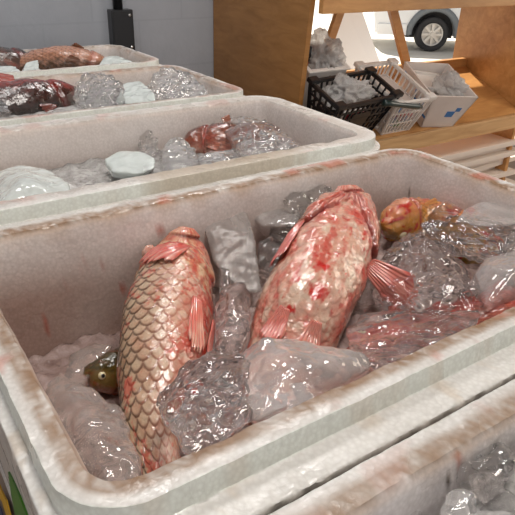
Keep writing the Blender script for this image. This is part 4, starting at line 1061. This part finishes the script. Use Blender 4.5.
# local frame: x along the van, y away from us, wheel centre at x = 0, y = 0
AR = 0.40; prof = [(-1.0, 0.30)]
prof += [(-AR, 0.27)] + [(AR * cos(t), WR + AR * sin(t)) for t in [pi - pi * k / 24 for k in range(25)]] + [(AR, 0.25), (3.6, 0.25), (3.7, 0.6), (3.7, 1.9), (0.9, 1.95), (0.1, 1.15), (-0.95, 0.95), (-1.05, 0.6)]
n = len(prof); V = [(x, -0.10, z) for x, z in prof] + [(x, 1.6, z) for x, z in prof]
F = [tuple(range(n)), tuple(range(2 * n - 1, n - 1, -1))] + [(i, n + i, n + (i + 1) % n, (i + 1) % n) for i in range(n)]
me = bpy.data.meshes.new('van_body'); me.from_pydata(V, [], F); o = bpy.data.objects.new('van_body', me); COL.objects.link(o); me.materials.append(VANW); o.parent = van
bm = bmesh.new()
pa = [(AR * 1.06 * cos(t), -0.105, WR + AR * 1.06 * sin(t)) for t in [pi - pi * k / 24 for k in range(25)]]
add_tube(bm, [(-AR * 1.06, -0.105, 0.24)] + pa + [(AR * 1.06, -0.105, 0.24)], 0.055, 10); bm_obj('wheel_arch', bm, ARCH, van, smooth=True, local=True)
bm = bmesh.new(); add_box(bm, (0, 0.35, 0.46), (0.8, 0.5, 0.5)); bm_obj('wheel_well', bm, RUBBER, van, local=True)
box_obj('sill_trim', (1.95, -0.11, 0.30), (2.9, 0.03, 0.14), ARCH, van, local=True)
box_obj('bumper', (-0.72, -0.11, 0.36), (0.5, 0.04, 0.18), VANW, van, local=True, bevel=0.01)
box_obj('side_window', (1.3, -0.105, 1.55), (0.8, 0.02, 0.45), GLASSD, van, local=True, bevel=0.005)
box_obj('side_vent', (0.78, -0.106, 0.60), (0.20, 0.02, 0.10), GLASSD, van, local=True, bevel=0.005)
def wheel(x):
    w_ = bpy.data.objects.new('wheel', None); COL.objects.link(w_); w_.parent = van; w_.location = (x, 0, WR); w_.empty_display_size = 0.1
    bm = bmesh.new(); R0, R1 = WR, 0.185; ring = [(R1, -0.08), (R0 - 0.02, -0.09), (R0, -0.07), (R0, 0.08), (R1, 0.08)]
    vv = [[bm.verts.new((r_ * cos(2 * pi * k / 40), y_, r_ * sin(2 * pi * k / 40))) for k in range(40)] for r_, y_ in ring]
    for i in range(5):
        for k in range(40): bm.faces.new((vv[i][k], vv[i][(k + 1) % 40], vv[(i + 1) % 5][(k + 1) % 40], vv[(i + 1) % 5][k]))
    bm_obj('tyre', bm, RUBBER, w_, smooth=True, local=True)
    bm = bmesh.new()
    bmesh.ops.create_cone(bm, cap_ends=True, segments=40, radius1=0.05, radius2=0.04, depth=0.04, matrix=Matrix.Translation((0, -0.085, 0)) @ Matrix.Rotation(pi / 2, 4, 'X'))
    bmesh.ops.create_cone(bm, cap_ends=True, segments=40, radius1=0.186, radius2=0.186, depth=0.06, matrix=Matrix.Translation((0, -0.01, 0)) @ Matrix.Rotation(pi / 2, 4, 'X'))
    for k in range(8):
        vs = add_box(bm, (0.105, -0.07, 0), (0.14, 0.03, 0.048), bevel=0.006); bmesh.ops.rotate(bm, cent=(0, 0, 0), matrix=Matrix.Rotation(2 * pi * k / 8, 3, 'Y'), verts=vs)
    rr = [bm.verts.new((0.187 * cos(2 * pi * k / 40), -0.088, 0.187 * sin(2 * pi * k / 40))) for k in range(40)]; r2 = [bm.verts.new((0.165 * cos(2 * pi * k / 40), -0.078, 0.165 * sin(2 * pi * k / 40))) for k in range(40)]
    for k in range(40): bm.faces.new((rr[k], r2[k], r2[(k + 1) % 40], rr[(k + 1) % 40]))
    bm_obj('hubcap', bm, HUB, w_, smooth=False, local=True)
wheel(0); wheel(2.75)
struct_k = box_obj('kerb', (7.0, 5.6, -0.32), (16, 0.15, 0.1), plain('ochre_kerb', (0.55, 0.36, 0.2), 0.8)); tag(struct_k, kind='structure')
